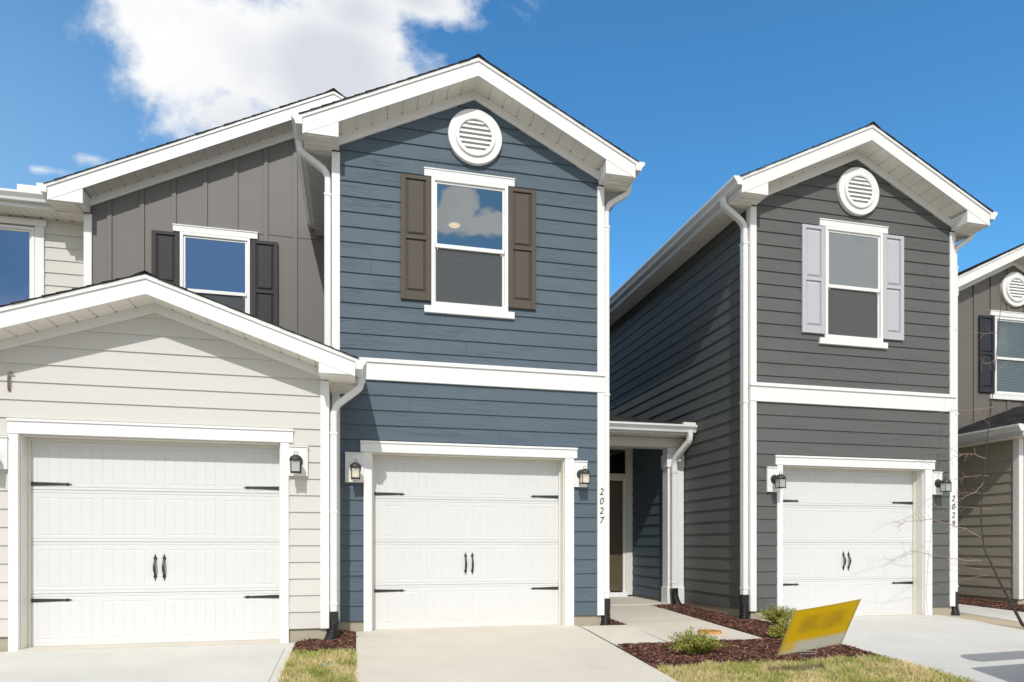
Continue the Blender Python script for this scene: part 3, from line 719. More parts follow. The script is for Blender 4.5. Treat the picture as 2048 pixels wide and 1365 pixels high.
def tall_house(name, label, ox, y, msid, mshut, number, g_lx=(.091, .194), g_hx=(.054, 2.872), door0=.222, blocks=((-.13, .091, 1.85, 2.22), (2.829, 3.01, 1.85, 2.20)), lit=True, disc=None, glass=None, yback=20., porch=False, lampx=(-.005, 2.925), rightspout=True):
    """two-storey front with a garage; ox = x offset of the blue house geometry"""
    r = empty(name, (ox+1.484, y, 0), label, 'house', GRP); X = lambda a: ox+a
    cx_ = X(1.484); xl, xr = X(-.287), X(3.255)
    hole_g = (X(g_lx[0])+.01, X(2.80), 0, 2.30); hole_w = (X(.935), X(1.915), 4.12, 5.745)
    mb = MB(); pl = [(-.483, 1, 6.86-.483*cx_), (.483, 1, 6.86+.483*cx_)]
    lapwall(mb, frontmap(y), xl+.02, xr-.02, Z0, 3.15, Z0, [hole_g]); lapwall(mb, frontmap(y), xl+.02, xr-.02, 3.39, 6.9, Z0, [hole_w], pl)
    lapwall(mb, frontmap(y+.02), xl+.02, xr-.02, Z0, 6.9, Z0, [hole_g, hole_w], pl, flat=True)
    fw_ = mb.build('front_wall', msid, r)
    joints(fw_, xl+.1, xr-.1, Z0, 3.1, y, m_joint, int(ox*3)+5, [hole_g]); joints(fw_, xl+.1, xr-.1, Z0+LAPE*18, 6.4, y, m_joint, int(ox*3)+9, [hole_w, (X(.5), X(2.35), 3.9, 5.9), (X(1.1), X(1.85), 5.9, 6.8)], top=lambda q: 6.8-.483*abs(q-cx_))
    sw = MB(); lapwall(sw, leftmap(xl+.02), y+.08, yback, Z0, 5.92, Z0); lapwall(sw, leftmap(xl+.024), y+.01, yback, Z0, 5.92, Z0, flat=True, E=50.); sw.build('side_wall', msid, r)
    sw = MB(); lapwall(sw, rightmap(xr-.02), y+.08, yback, Z0, 5.92, Z0); lapwall(sw, rightmap(xr-.024), y+.01, yback, Z0, 5.92, Z0, flat=True, E=50.); sw.build('side_wall', msid, r)
    fd = MB(); fd.box(xl+.025, X(g_lx[0])+.02, y+.012, y+.3, -.3, Z0-.001).box(X(2.78), xr-.025, y+.012, y+.3, -.3, Z0-.001)
    fd.box(xl+.02, xl+.2, y+.301, yback, -.3, Z0-.001).box(xr-.2, xr-.02, y+.301, yback, -.3, Z0-.001).build_parts('foundation', m_fnd, r, .004)
    # corner boards wrap both faces
    cb = MB()
    for (a, b, sx) in ((xl-.003, xl+.095, 1), (xr-.095, xr+.003, -1)):
        cb.box(a, b, y-.028, y+.002, Z0-.005, 3.13).box(a, b, y-.028, y+.002, 3.40, 5.905)
        e = xl-.003 if sx == 1 else xr+.003
        cb.box(e, e+sx*.018, y+.0025, y+.085, Z0-.004, 5.90)
    cb.build_parts('corner_board', m_trim, r, .003)
    bd = MB(); bd.box(xl-.006, xr+.006, y-.034, y+.002, 3.131, 3.345).box(xl-.012, xr+.012, y-.052, y+.002, 3.345, 3.368).box(xl-.008, xr+.008, y-.040, y+.002, 3.368, 3.399)
    bd.build('belly_band', m_trim, r, .003)
    gable_roof(r, cx_, 7.10, .483, 2.095, y-.32, y, yback, seed=int(ox*10)+3, wall_half=1.771, retside=(True, True), gut=(True, True))
    gable_vent(r, X(1.489), 6.313, y-.016)
    window(r, X(.928), X(1.925), 4.105, 5.745, y-.012, glass or m_glass, disc=disc)
    head_sill(r, X(.839), X(2.012), 5.848, 4.022, y)
    shutter(r, X(.545), X(.922), 4.165, 5.735, y-.014, mshut); shutter(r, X(1.930), X(2.300), 4.165, 5.735, y-.014, mshut)
    garage_trim(r, X(g_lx[0]), X(g_lx[1]), X(2.704), X(2.829), X(g_hx[0]), X(g_hx[1]), 2.232, 2.372, y, -.02)
    garage_door(r, X(g_lx[1])+.018, X(2.690), .004, 2.225, y+.19)
    sill = MB(); sill.box(X(g_lx[1]), X(2.704), y-.03, y+.3, -.1, .004); sill.build('threshold', m_conc2, r)
    for (a, b, c, d), lx in zip(blocks, lampx):
        lamp_block(r, X(a), X(b), c, d, y-.014); lamp(r, X(lx), y-.046, 2.02, lit)
    # downspouts
    downspout(r, cx_-2.095-.055, xl, -1, 6.0, y+.055, .36, ground=g(y), lean=(-.03, -.03)); downspout(r, cx_+2.095+.055, xr, 1, 6.0, y+.055, .345, ground=g(y), lean=(-.035, -.06))
    digits(r, number, X(3.212), y-.0315, 1.80, .1285, .090)
    return r

YB = 8.47
blue = tall_house('townhouse', 'navy blue lap-sided townhouse with brown shutters, numbered 2027, in the middle', 0., YB, m_blue, m_brown, '2027', disc=(1.47, 10.15), yback=19.5)
dark = tall_house('townhouse', 'charcoal lap-sided townhouse with pale grey shutters, numbered 2029, behind the yellow sign', 5.755, YB, m_dark, m_lilac, '2029', g_lx=(.145, .235), g_hx=(.115, 2.872), door0=.27,
                  blocks=((-.03, .145, 1.84, 2.20), (2.829, 2.995, 1.85, 2.20)), lampx=(.085, 2.915), lit=False, yback=20.)
# ---- blue house rear volume and porch
PX = 5.235
mb = MB(); lapwall(mb, leftmap(PX), 10.62, 12.09, .12, 2.95, .137); mb.build('porch_wall', m_blue, blue)
fd = MB(); fd.box(PX+.02, PX+.2, 10.45, 12.1, -.2, .119); fd.build_parts('foundation', m_fnd, blue)
po = MB(); po.box(5.165, 5.465, 10.42, 10.62, .10, 2.735); po.build('porch_post', m_trim, blue, .004)
pc = MB(); pc.box(5.145, 5.468, 10.40, 10.635, 2.40, 2.62).box(5.148, 5.467, 10.403, 10.633, .075, .36); pc.build_parts('post_trim', m_trim, blue, .004)
be = MB(); be.box(3.26, 5.466, 10.40, 10.64, 2.737, 2.90); be.build('porch_beam', m_trim_warm, blue, .003)
sf = MB(); yy = 3.27
while yy < 5.46:
    sf.box(yy, min(yy+.094, 5.466), 10.10, 10.42, 2.905, 2.915); yy += .10
sf.box(3.26, 5.466, 10.09, 10.42, 2.917, 2.925).box(3.262, 5.462, 10.641, 12.08, 2.955, 2.965)
so = sf.build('porch_soffit', m_soffit, blue); vs = MB(); yy = 3.3
while yy < 5.4:
    vs = MB(); vs.box(yy, yy+.018, 10.386, 10.399, 2.899, 2.904); vs.build('vent_slot', m_hole, so); yy += .10
fa = MB(); fa.box(3.26, 5.466, 10.07, 10.092, 2.90, 3.045); fa.build('porch_fascia', m_trim, blue)
prof = [(0, 0), (.075, 0), (.085, .035), (.105, .06), (.125, .085), (.125, .115), (0, .115)]
gt = MB(); gt.prism([(10.069-a, 2.935+b) for a, b in prof], 3.262, 5.462, 'x'); gt.build('gutter', m_gutter, blue)
pr_ = MB(); sl = .235
for k in range(32):
    a = 10.02+k*.14; pr_.prism([(a, 3.052+sl*(a-10.02)), (a+.16, 3.052+sl*(a+.16-10.02)-.006), (a+.16, 3.052+sl*(a+.16-10.02)), (a, 3.052+sl*(a-10.02)+.014)], 3.262, 5.467, 'x')
pr_.build('porch_roof', m_roof, blue)
fl = MB(); fl.box(5.24, 5.462, 10.00, 10.08, 3.045, 3.10); fl.build_parts('flashing', m_trim_warm, blue)
# porch downspout in front of the post
dp = MB(); pts = fillet([(5.355, 10.01, 2.95), (5.355, 10.01, 2.80), (5.245, 10.355, 2.52), (5.245, 10.355, 2.30)], .10, 7)
dp.sweep(pts, lambda i, t: rectsec(.048, .038), Vector((1, 0, 0))); d_ = dp.build('downspout', m_gutter, blue)
d2 = MB(); d2.box(5.198, 5.292, 10.318, 10.396, .34, 2.42)
for zz_ in (.44, 2.30): d2.box(5.193, 5.297, 10.313, 10.398, zz_-.012, zz_+.012)
d2.build('pipe', m_gutter, d_, .004)
bt = MB(); bt.box(5.19, 5.30, 10.30, 10.395, .25, .35); b_ = bt.build('drain_boot', m_black, blue, .006)
hs_ = MB(); hs_.tube([(5.25+.03*(k/44)**2, 10.345-.18*(k/44)**2, .27-.27*k/44) for k in range(45)], lambda i, t: .060+.009*math.sin(i*math.pi/2+.78), 18); hs_.build('drain_hose', m_black, b_, smooth=True)
# entry wall with door
ew = MB(); lapwall(ew, frontmap(12.09), 3.26, 3.95, .1, 2.95, .137); ew.build('entry_wall', m_blue, blue)
mbx = MB(); mbx.box(5.085, 5.232, 12.04, 12.12, .11, 2.955).box(3.95, 4.06, 12.04, 12.12, .11, 2.955).box(4.06, 5.085, 12.05, 12.12, 2.36, 2.46); mbx.box(4.06, 5.085, 12.05, 12.12, 2.925, 2.955)
mbx.build('door_casing', m_trim_warm, blue, .004)
tr_ = MB(); tr_.box(4.06, 5.085, 12.075, 12.085, 2.46, 2.925); tr_.build('transom_pane', m_carglass, blue)
dr = MB(); dr.box(4.10, 5.035, 12.085, 12.12, .19, 2.325); fdoor = dr.build('front_door', m_frontdoor, blue)
jb = MB(); jb.box(5.036, 5.084, 12.055, 12.12, .16, 2.359).box(4.061, 4.099, 12.055, 12.12, .16, 2.359).box(4.10, 5.035, 12.056, 12.12, 2.326, 2.358).box(4.03, 5.10, 11.98, 12.12, .085, .165); jb.build('door_jamb', m_trim, fdoor, .003)
pn = MB()
for a, b in ((4.22, 4.52), (4.62, 4.92)):
    for c, d in ((.35, 1.0), (1.15, 2.15)): pn.box(a, b, 12.079, 12.085, c, d)
pn.build_parts('door_panel', m_frontdoor, fdoor, .004)
bk = MB(); bk.face([(3.26, 12.3, 0), (5.47, 12.3, 0), (5.47, 12.3, 3.6), (3.26, 12.3, 3.6)]); bk.build('hall_wall', m_int, blue)

# ---- grey batten house with the cream garage
grey = empty('townhouse', (-2.1, 10.8, 0), 'grey board-and-batten townhouse with black shutters over a cream gabled garage', 'house', GRP)
YG = 10.8; GX = -.33
def batten_wall(root, mat_, x0, x1, z0, ztop, y, cx_, m, holes, first, step, joint, jx=None, lastx=None):
    pl = [(-m, 1, ztop-m*cx_), (m, 1, ztop+m*cx_)]; mb = MB()
    lapwall(mb, frontmap(y), x0, x1, z0, ztop+.05, z0, holes, pl, flat=True, E=50.); w = mb.build('upper_wall', mat_, root)
    bt = MB(); x = first
    while x < x1-.02:
        zt = ztop-m*abs(x-.03-cx_)+.02; segs = [(z0, zt)]
        for h in holes:
            if h[0]-.005 < x and x-.062 < h[1]+.005:
                ns = []
                for a, b in segs:
                    if h[2] > a: ns.append((a, min(b, h[2])))
                    if h[3] < b: ns.append((max(a, h[3]), b))
                segs = ns
        for a, b in segs:
            if b-a > .03: bt.box(x-.062, x, y-.019, y, a, b)
        x += step
    bt.build('batten', mat_, w, .002)
    if joint:
        j = MB(); j.box(jx, lastx or x1, y-.0035, y, joint, joint+.010); j.build('panel_joint', m_hole, w)
hole_gw = (-2.56, -1.56, 4.1, 5.745)
batten_wall(grey, m_grey, -3.83, 3.1, 3.0, 7.66, YG, GX, .49, [hole_gw], -3.469, .4311, 5.835, -1.6)
gable_roof(grey, GX, 7.95, .49, 3.85, YG-.32, YG, 20., zret=5.885, wall_half=3.50, ret=.44, frh=.12, eaves=(True, False), gut=(True, False), retside=(True, False), seed=11, eave_y1=(11.1-.32, None))
cb = MB(); cb.box(-3.832, -3.728, YG-.028, YG+.002, 3.0, 5.872).box(-3.832, -3.814, YG+.003, YG+.3, 3., 5.87); cb.build_parts('corner_board', m_trim, grey, .003)
window(grey, -2.55, -1.568, 4.11, 5.74, YG-.012, m_glass_blue); head_sill(grey, -2.646, -1.46, 5.845, 4.02, YG)
shutter(grey, -2.935, -2.555, 4.165, 5.725, YG-.012, m_blk); shutter(grey, -1.548, -1.165, 4.165, 5.725, YG-.012, m_blk)
sw = MB(); lapwall(sw, leftmap(-3.83), YG+.03, 20, 3., 5.9, 3., flat=True, E=50); sw.build('side_wall', m_grey, grey)

def low_garage(root, cx_, half, yw, yb, msid, holes, oppo, seed, rightclip=None, eave_y=(None, None), door=True):
    """single storey gabled garage projecting forward"""
    m = .346; ztop = 3.815; xl, xr = cx_-half, cx_+half
    mb = MB(); pl = [(-m, 1, 3.60-m*cx_), (m, 1, 3.60+m*cx_)]
    lapwall(mb, frontmap(yw), xl+.02, xr-.02, Z0, 3.62, Z0, holes, pl); lapwall(mb, frontmap(yw+.02), xl+.02, xr-.02, Z0, 3.62, Z0, holes, pl, flat=True)
    gw_ = mb.build('garage_wall', msid, root)
    joints(gw_, xl+.1, xr-.1, Z0, 3.5, yw, m_joint2, seed+5, holes, top=lambda q: 3.5-m*abs(q-cx_))
    sw = MB(); lapwall(sw, leftmap(xl+.02), yw+.08, yb, Z0, 2.95, Z0); lapwall(sw, leftmap(xl+.024), yw+.01, yb, Z0, 2.95, Z0, flat=True, E=50.); sw.build('side_wall', msid, root)
    sw = MB(); lapwall(sw, rightmap(xr-.02), yw+.08, rightclip or yb, Z0, 2.95, Z0); lapwall(sw, rightmap(xr-.024), yw+.01, rightclip or yb, Z0, 2.95, Z0, flat=True, E=50.); sw.build('side_wall', msid, root)
    cb = MB()
    for (a, b, e, sx) in ((xl-.003, xl+.093, xl-.003, 1), (xr-.093, xr+.003, xr+.003, -1)):
        cb.box(a, b, yw-.028, yw+.002, Z0-.005, 2.94).box(e, e+sx*.018, yw+.0025, yw+.085, Z0-.004, 2.935)
    cb.build_parts('corner_board', m_trim, root, .003)
    fd = MB()
    if holes: fd.box(xl+.025, holes[0][0]+.02, yw+.012, yw+.3, -.3, Z0-.001).box(holes[0][1]-.02, xr-.025, yw+.012, yw+.3, -.3, Z0-.001)
    else: fd.box(xl+.025, xr-.025, yw+.012, yw+.3, -.3, Z0-.001)
    fd.box(xl+.02, xl+.2, yw+.301, yb, -.3, Z0-.001).box(xr-.2, xr-.02, yw+.301, rightclip or yb, -.3, Z0-.001); fd.build_parts('foundation', m_fnd, root, .004)
    # roof: the slope beyond the wall is cut where the neighbour stands
    gable_roof(root, cx_, ztop, m, half+.29, yw-.345, yw, yb, fh=.165, frh=.10, ret=.385, zret=2.945, wall_half=half, seed=seed, eave_y1=eave_y, gut=(True, True))
hole_cg = (-3.42, -.77, 0, 2.30); YC = 7.84
low_garage(grey, -2.099, 1.80, YC, 10.8, m_cream, [hole_cg], None, 21, rightclip=8.45, eave_y=(None, 8.452))
garage_trim(grey, -3.47, -3.38, -.822, -.732, -3.475, -.684, 2.222, 2.376, YC, -.05)
garage_door(grey, -3.366, -.836, .0, 2.22, YC+.19)
sill = MB(); sill.box(-3.38, -.822, YC-.03, YC+.3, -.12, -.002); sill.build('threshold', m_conc2, grey)
lamp_block(grey, -.731, -.527, 1.85, 2.19, YC-.014); lamp(grey, -.643, YC-.046, 2.01, False)
lamp_block(grey, -3.70, -3.47, 1.85, 2.19, YC-.014); lamp(grey, -3.60, YC-.046, 2.01, False)
hk = MB(); hk.tube([(-3.462, 7.822, 2.66), (-3.462, 7.808, 2.68), (-3.462, 7.804, 2.78), (-3.458, 7.800, 2.83), (-3.440, 7.800, 2.852), (-3.424, 7.802, 2.835)], .011, 8, Vector((1, 0, 0))); hk.build('wall_hook', m_hookc, grey, smooth=True)
downspout(grey, .055, -.302, 1, 3.0, YC+.05, .31, ground=g(7.8), lean=(-.05, -.10), zoff=.40)

# ---- far left: cream upper storey
left = empty('townhouse', (-5.5, 11.1, 0), 'cream lap-sided upper storey of the leftmost townhouse, cut by the left edge of the photo', 'house', GRP)
YL = 11.1; zs = 5.4875
mb = MB(); hole_l = (-5.63, -4.58, 4.1, 5.74)
lapwall(mb, frontmap(YL), -9.4, -3.835, 2.9, 5.95, 5.84-LAPE*16, [hole_l]); lapwall(mb, frontmap(YL+.02), -9.4, -3.835, .1, 5.95, zs, [hole_l], flat=True); mb.build('front_wall', m_cream2, left)
window(left, -5.62, -4.572, 4.1, 5.72, YL-.012, m_glass_blue, screen=False, meet=.80)
tm = MB(); tm.box(-4.571, -4.454, YL-.04, YL, 4.1, 5.745).box(-5.74, -5.621, YL-.04, YL, 4.1, 5.745); tm.build_parts('window_casing', m_trim, left, .003); head_sill(left, -5.77, -4.424, 5.832, 4.01, YL, hh=.087)
lf = MB(); x = -9.4
while x < -4.2:
    lf.box(x, x+.094, YL-.31, YL, 5.872, 5.882); x += .10
lf.box(-9.4, -4.2, YL-.31, YL, 5.884, 5.89).box(-4.2, -3.84, YL-.31, YL, 5.873, 5.89); ls = lf.build('eave_soffit', m_soffit, left)
v = MB(); x = -9.3
while x < -4.0: v.box(x, x+.02, YL-.035, YL-.016, 5.862, 5.871); x += .20
v.build('vent_slot', m_hole, ls)
fa = MB(); fa.box(-9.4, -4.19, YL-.33, YL-.311, 5.87, 6.06)  .box(-4.62, -4.27, YL-.45, YL-.332, 6.05, 6.135); fa.build('eave_fascia', m_trim, left)
gt = MB(); gt.prism([(YL-.331-a, 5.935+b) for a, b in prof], -9.4, -4.19, 'x'); gt.build('gutter', m_gutter, left)
rf = MB()
for k in range(40):
    a = YL-.37+k*.14; rf.prism([(a, 6.06+.45*(a-YL+.37)), (a+.16, 6.06+.45*(a+.16-YL+.37)-.006), (a+.16, 6.06+.45*(a+.16-YL+.37)), (a, 6.06+.45*(a-YL+.37)+.014)], -9.4, -4.2, 'x')
rf.build('roof', m_roof, left)

# ---- far right: taupe batten house with low garage
YR = 10.9; rx = 13.06
right_h = empty('townhouse', (rx, YR, 0), 'taupe board-and-batten townhouse with one black shutter showing, at the right edge', 'house', GRP)
batten_wall(right_h, m_taupe, rx-1.771, rx+1.771, 2.9, 6.84, YR, rx, .483, [(12.53, 13.6, 4.15, 5.69)], 11.71, .418, None)
gable_roof(right_h, rx, 7.08, .483, 2.095, YR-.32, YR, 20., seed=31, wall_half=1.771)
gable_vent(right_h, rx+.03, 6.29, YR-.004)
window(right_h, 12.56, 13.57, 4.12, 5.70, YR-.012, m_glass_green, blinds=True, screen=False); head_sill(right_h, 12.46, 13.66, 5.82, 4.03, YR)
shutter(right_h, 12.19, 12.565, 4.155, 5.70, YR-.012, m_blkblue); shutter(right_h, 13.56, 13.93, 4.155, 5.70, YR-.012, m_blkblue)
cb = MB()
for a in (rx-1.774, rx+1.68): cb.box(a, a+.095, YR-.028, YR+.002, 2.9, 5.9)
cb.build_parts('corner_board', m_taupe, right_h, .003)
sw = MB(); lapwall(sw, leftmap(rx-1.771), YR+.02, 20, .1, 5.92, .1, flat=True, E=50); sw.build('side_wall', m_taupe, right_h)
low_garage(right_h, 13.05, 1.80, 9.3, YR, m_brownlap, [], None, 41)

# ------------------------------------------------------------------ ground
def strip(name, x0, x1, y0, y1, m, dz, thick=0., label=None, cat=None, kind='structure', ys=(3.8, 4.9, 8.0, 11.2), under=False):
    yy = sorted({y0, y1} | {q for q in ys if y0 < q < y1}); mb = MB()
    if thick:
        prof_ = [(q, g(q)+dz) for q in yy]+[(q, g(q)+dz-thick) for q in reversed(yy)]; mb.prism(prof_, x0, x1, 'x')
    else:
        for a, b in zip(yy, yy[1:]): mb.face([(x0, a, g(a)+dz), (x1, a, g(a)+dz), (x1, b, g(b)+dz), (x0, b, g(b)+dz)])
    return mb.build(name, m, None, .006 if thick else 0, kind=kind)
mb = MB(); yy = [-600, 3.66, 3.8, 4.9, 8., 11.2, 900]; zz_ = [-.70, -.70, -.56, None, None, None, None]
pts_ = [(a, (b if b is not None else g(a)-.045)) for a, b in zip(yy, zz_)]
for (a, za), (b, zb) in zip(pts_, pts_[1:]): mb.face([(-700, a, za), (700, a, za), (700, b, zb), (-700, b, zb)])
mb.build('ground', m_soil, None, kind='structure')
mb = MB(); mb.box(-80, 80, -7.0, 3.5, -.80, -.68); mb.build('road', m_asph, None, kind='structure')
mb = MB(); mb.prism([(3.5, -.80), (3.5, -.64), (3.53, -.545), (3.80, -.533), (3.80, -.8)], -80, 80, 'x'); mb.build('kerb', m_conc1, None, .01, kind='structure')
for (a_, b_, c_e, m_) in ((-3.75, -.66, 7.81, m_conc1), (.0, 2.85, 8.44, m_conc2), (5.56, 8.68, 8.44, m_conc3)):
    d_o = strip('driveway', a_, b_, 3.80, c_e, m_, 0., .12)
    tl = MB()
    for xx in (a_+.085, b_-.085):
        for p_, q_ in ((3.8, 4.9), (4.9, c_e-.3)): tl.face([(xx-.0035, p_, g(p_)+.0012), (xx+.0035, p_, g(p_)+.0012), (xx+.0035, q_, g(q_)+.0012), (xx-.0035, q_, g(q_)+.0012)])
    tl.build('tooled_edge', m_edge, d_o)
strip('tooled_joint', 3.56, 4.81, 8.62, 8.628, m_edge, .0062)
strip('path', 2.878, 3.530, 6.93, 8.33, m_conc2, .002, .10)
mb = MB()
pa = [(3.562, 7.14), (4.81, 7.14), (4.80, 9.2), (4.88, 10.41), (3.562, 10.41)]
mb.v = [(x, y, g(y)+.004) for x, y in pa]+[(x, y, g(y)-.1) for x, y in pa]; mb.f = [(0, 1, 2, 3, 4)]+[(i, (i+1) % 5, 5+(i+1) % 5, 5+i) for i in range(5)]; mb.build('path', m_conc2, None, .006, kind='structure')
mb = MB(); mb.box(3.30, 5.26, 10.442, 12.05, -.05, .085); mb.build('porch_slab', m_conc2, None, .008, kind='structure')
strip('path', 9.30, 10.35, 6.6, 13.5, m_conc1, .0, .10, ys=(8., 11.2)); 
jf = MB()
for (xa_, xb_, ya_, yb_) in ((2.85, 2.878, 6.95, 8.33), (3.53, 3.562, 7.15, 8.33)):
    jf.prism([(ya_, g(ya_)-.09), (8., g(8.)-.09), (yb_, g(yb_)-.09), (yb_, g(yb_)-.012), (8., g(8.)-.012), (ya_, g(ya_)-.012)], xa_, xb_, 'x')
jf.build('expansion_joint', m_black, None, kind='structure')
strip('bare_soil', 8.685, 9.30, 3.9, 12.5, m_sand, -.02, ys=(4.9, 8., 11.2))
# manhole and valve lids
mb = MB(); mb.cyl((4.375, 7.655), .150, .146, g(7.655)-.02, g(7.655)+.012, 40); 
for k in range(-3, 4): mb.box(4.375+k*.035-.004, 4.375+k*.035+.004, 7.655-.09, 7.655+.09, g(7.655)+.012, g(7.655)+.016)
tag(mb.build('manhole_cover', m_rust, None, .002, loc=(4.375, 7.655, 0)), 'round rusty iron cover set in the concrete path beside the low shrub', 'manhole cover')
mb = MB(); mb.cyl((-.27, 6.64), .075, .072, g(6.64)-.03, g(6.64)+.012, 32).cyl((-.27, 6.64), .02, .02, g(6.64)+.010, g(6.64)+.018, 12)
tag(mb.build('valve_cover', m_greenlid, None, .003, loc=(-.27, 6.64, 0)), 'small round green cover sunk in the grass strip beside the cream garage', 'valve cover')

def ground_sheet(name, polys, m, lift, res, amp, seed, ns=2.5):
    """bumpy surface over rectangles"""
    mb = MB()
    for (x0, x1, y0, y1) in polys:
        nx = max(2, int((x1-x0)/res)); ny = max(2, int((y1-y0)/res)); i0 = len(mb.v)
        for j in range(ny+1):
            for i in range(nx+1):
                x = x0+(x1-x0)*i/nx; y = y0+(y1-y0)*j/ny
                e = min(x-x0, x1-x, y-y0, y1-y); ef = min(1, max(0, e/.12))
                h = (noise.noise(Vector((x*ns, y*ns, seed)))*.6+noise.noise(Vector((x*9, y*9, seed)))*.35+.5)*amp
                mb.v.append((x, y, g(y)-.012+lift*ef+h*ef))
        for j in range(ny):
            for i in range(nx): q = i0+j*(nx+1)+i; mb.f.append((q, q+1, q+nx+2, q+nx+1))
    return mb.build(name, m, None, smooth=True, kind='structure')
beds = [(2.855, 5.56, 6.02, 7.13), (4.815, 5.56, 7.13, 8.42), (4.80, 5.46, 8.42, 10.40), (3.26, 3.555, 8.335, 10.40), (-.66, 0., 7.26, 8.44), (10.35, 11.27, 6.6, 10.85)]
ground_sheet('mulch_ground', beds, m_mulchbase, .014, .06, .035, 3.)
lawns = [(-.66, 0., 3.8, 7.30), (2.855, 5.555, 3.8, 6.06), (9.4, 16, 3.8, 6.6)]
ground_sheet('lawn_ground', lawns, m_grassbase, .012, .08, .02, 8.)
def bed_h(x, y, seed, lift, amp, box, ns=2.5):
    x0, x1, y0, y1 = box; e = min(x-x0, x1-x, y-y0, y1-y); ef = min(1, max(0, e/.12))
    return g(y)-.012+lift*ef+(noise.noise(Vector((x*ns, y*ns, seed)))*.6+noise.noise(Vector((x*9, y*9, seed)))*.35+.5)*amp*ef
# mulch chips
ch = MB(); rnd = random.Random(4)
for bx in beds:
    x0, x1, y0, y1 = bx; dens_ = 2600 if bx[3] < 8.5 and bx[0] < 6 else 1300
    for _ in range(int((x1-x0)*(y1-y0)*dens_)):
        x = rnd.uniform(x0+.005, x1-.005); y = rnd.uniform(y0+.005, y1-.005)
        if bx is beds[0] or bx is beds[4]:
            lim = (6.07+.05*math.sin(x*4)+.03*math.sin(x*11)) if bx is beds[0] else 7.33+.03*math.sin(x*14)
            if y < lim: continue
        z = bed_h(x, y, 3., .014, .035, bx)+rnd.uniform(.0, .012); a = rnd.uniform(0, 6.28); L_ = rnd.uniform(.010, .034); w = rnd.uniform(.003, .008)
        u = Vector((math.cos(a), math.sin(a), rnd.uniform(-.45, .45)))*L_; v_ = Vector((-math.sin(a), math.cos(a), rnd.uniform(-.6, .6)))*w; c = Vector((x, y, z)); i = len(ch.v); h = Vector((0, 0, w*.9))
        ch.v += [tuple(c-u-v_), tuple(c+u-v_*.6), tuple(c+u*.9+v_), tuple(c-u*.8+v_*.8), tuple(c-u*.2+h)]
        ch.f += [(i, i+1, i+4), (i+1, i+2, i+4), (i+2, i+3, i+4), (i+3, i, i+4)]
ch.build('mulch', m_mulch, None, kind='stuff')
# grass
gr = MB(); rnd = random.Random(9)
for bx in lawns:
    x0, x1, y0, y1 = bx; far = bx[0] > 8; dens_ = 9000 if not far else 500
    ylo = y0 if far else max(y0, 4.3)
    for _ in range(int((x1-x0)*(y1-ylo)*dens_)):
        x = rnd.uniform(x0-.01, x1+.01); y = rnd.uniform(ylo, y1)
        edge = 6.04+.05*math.sin(x*4)+.035*math.sin(x*11)+rnd.uniform(-.03, .03)
        if bx is lawns[1] and y > edge: continue
        if bx is lawns[0] and y > 7.30+.03*math.sin(x*14)+rnd.uniform(-.03, .03): continue
        dn = noise.noise(Vector((x*6, y*6, 1)))
        if rnd.random() > .75+dn*.7: continue
        if bx is lawns[0] and (x+.27)**2+(y-6.64)**2 < .065**2: continue
        z = bed_h(x, y, 8., .012, .02, bx)-.004; h = rnd.uniform(.018, .060)*(1+.7*dn); a = rnd.uniform(0, 6.28); w = rnd.uniform(.0016, .0032); ln = rnd.uniform(.2, 1.3)*h; b_a = rnd.uniform(0, 6.28)
        ux, uy = math.cos(a)*w, math.sin(a)*w; lx, ly = math.cos(b_a)*ln, math.sin(b_a)*ln; i = len(gr.v)
        gr.v += [(x-ux, y-uy, z), (x+ux, y+uy, z), (x+ux*.7+lx*.4, y+uy*.7+ly*.4, z+h*.6), (x-ux*.7+lx*.4, y-uy*.7+ly*.4, z+h*.6), (x+lx, y+ly, z+h)]
        gr.f += [(i, i+1, i+2, i+3), (i+3, i+2, i+4)]
gr.build('grass', m_grass, None, kind='stuff')

# ------------------------------------------------------------------ shrubs
def shrub(x, y, rad, ht, n, seed, label):
    rnd = random.Random(seed); z = g(y)+.02; r = empty('shrub', (x, y, z), label, 'shrub', 'low shrubs in the mulch beds'); st = MB(); lf = MB()
    for k in range(n):
        a = rnd.uniform(0, 6.28); el = rnd.uniform(.15, 1.3); L_ = rnd.uniform(.55, 1.05)
        d = Vector((math.cos(a)*math.cos(el), math.sin(a)*math.cos(el), 0)); top = Vector((x, y, z))+Vector((d.x*rad*L_, d.y*rad*L_, ht*math.sin(el)*L_+.02)); base = Vector((x+d.x*.03, y+d.y*.03, z-.02))
        mid = (base+top)/2+Vector((rnd.uniform(-.02, .02), rnd.uniform(-.02, .02), rad*.10)); pts = [base*(1-t_)**2+mid*2*t_*(1-t_)+top*t_*t_ for t_ in [q/9 for q in range(10)]]
        st.tube(pts, lambda i, t: .0022*(1-.6*t), 4)
        for q in range(2, 10):
            for _ in range(9):
                p_ = pts[q]+Vector([rnd.uniform(-.022, .022) for _ in range(3)]); dd = Vector([rnd.uniform(-1, 1), rnd.uniform(-1, 1), rnd.uniform(-.2, 1)]).normalized()*rnd.uniform(.013, .026); ss = dd.cross(Vector([rnd.uniform(-1, 1) for _ in range(3)])).normalized()*rnd.uniform(.0035, .0065); i = len(lf.v)
                lf.v += [tuple(p_), tuple(p_+dd*.5+ss), tuple(p_+dd), tuple(p_+dd*.5-ss)]; lf.f.append((i, i+1, i+2, i+3))
    st.build('stems', m_stem, r); lf.build('foliage', m_leaf, r)
shrub(3.56, 6.50, .34, .23, 120, 1, 'low yellow-green shrub in the mulch in front of the concrete path')
shrub(5.60, 7.98, .32, .22, 90, 2, 'low green shrub against the foundation of the charcoal house')
shrub(5.02, 7.02, .26, .24, 70, 3, 'small green shrub partly hidden by the yellow sign')

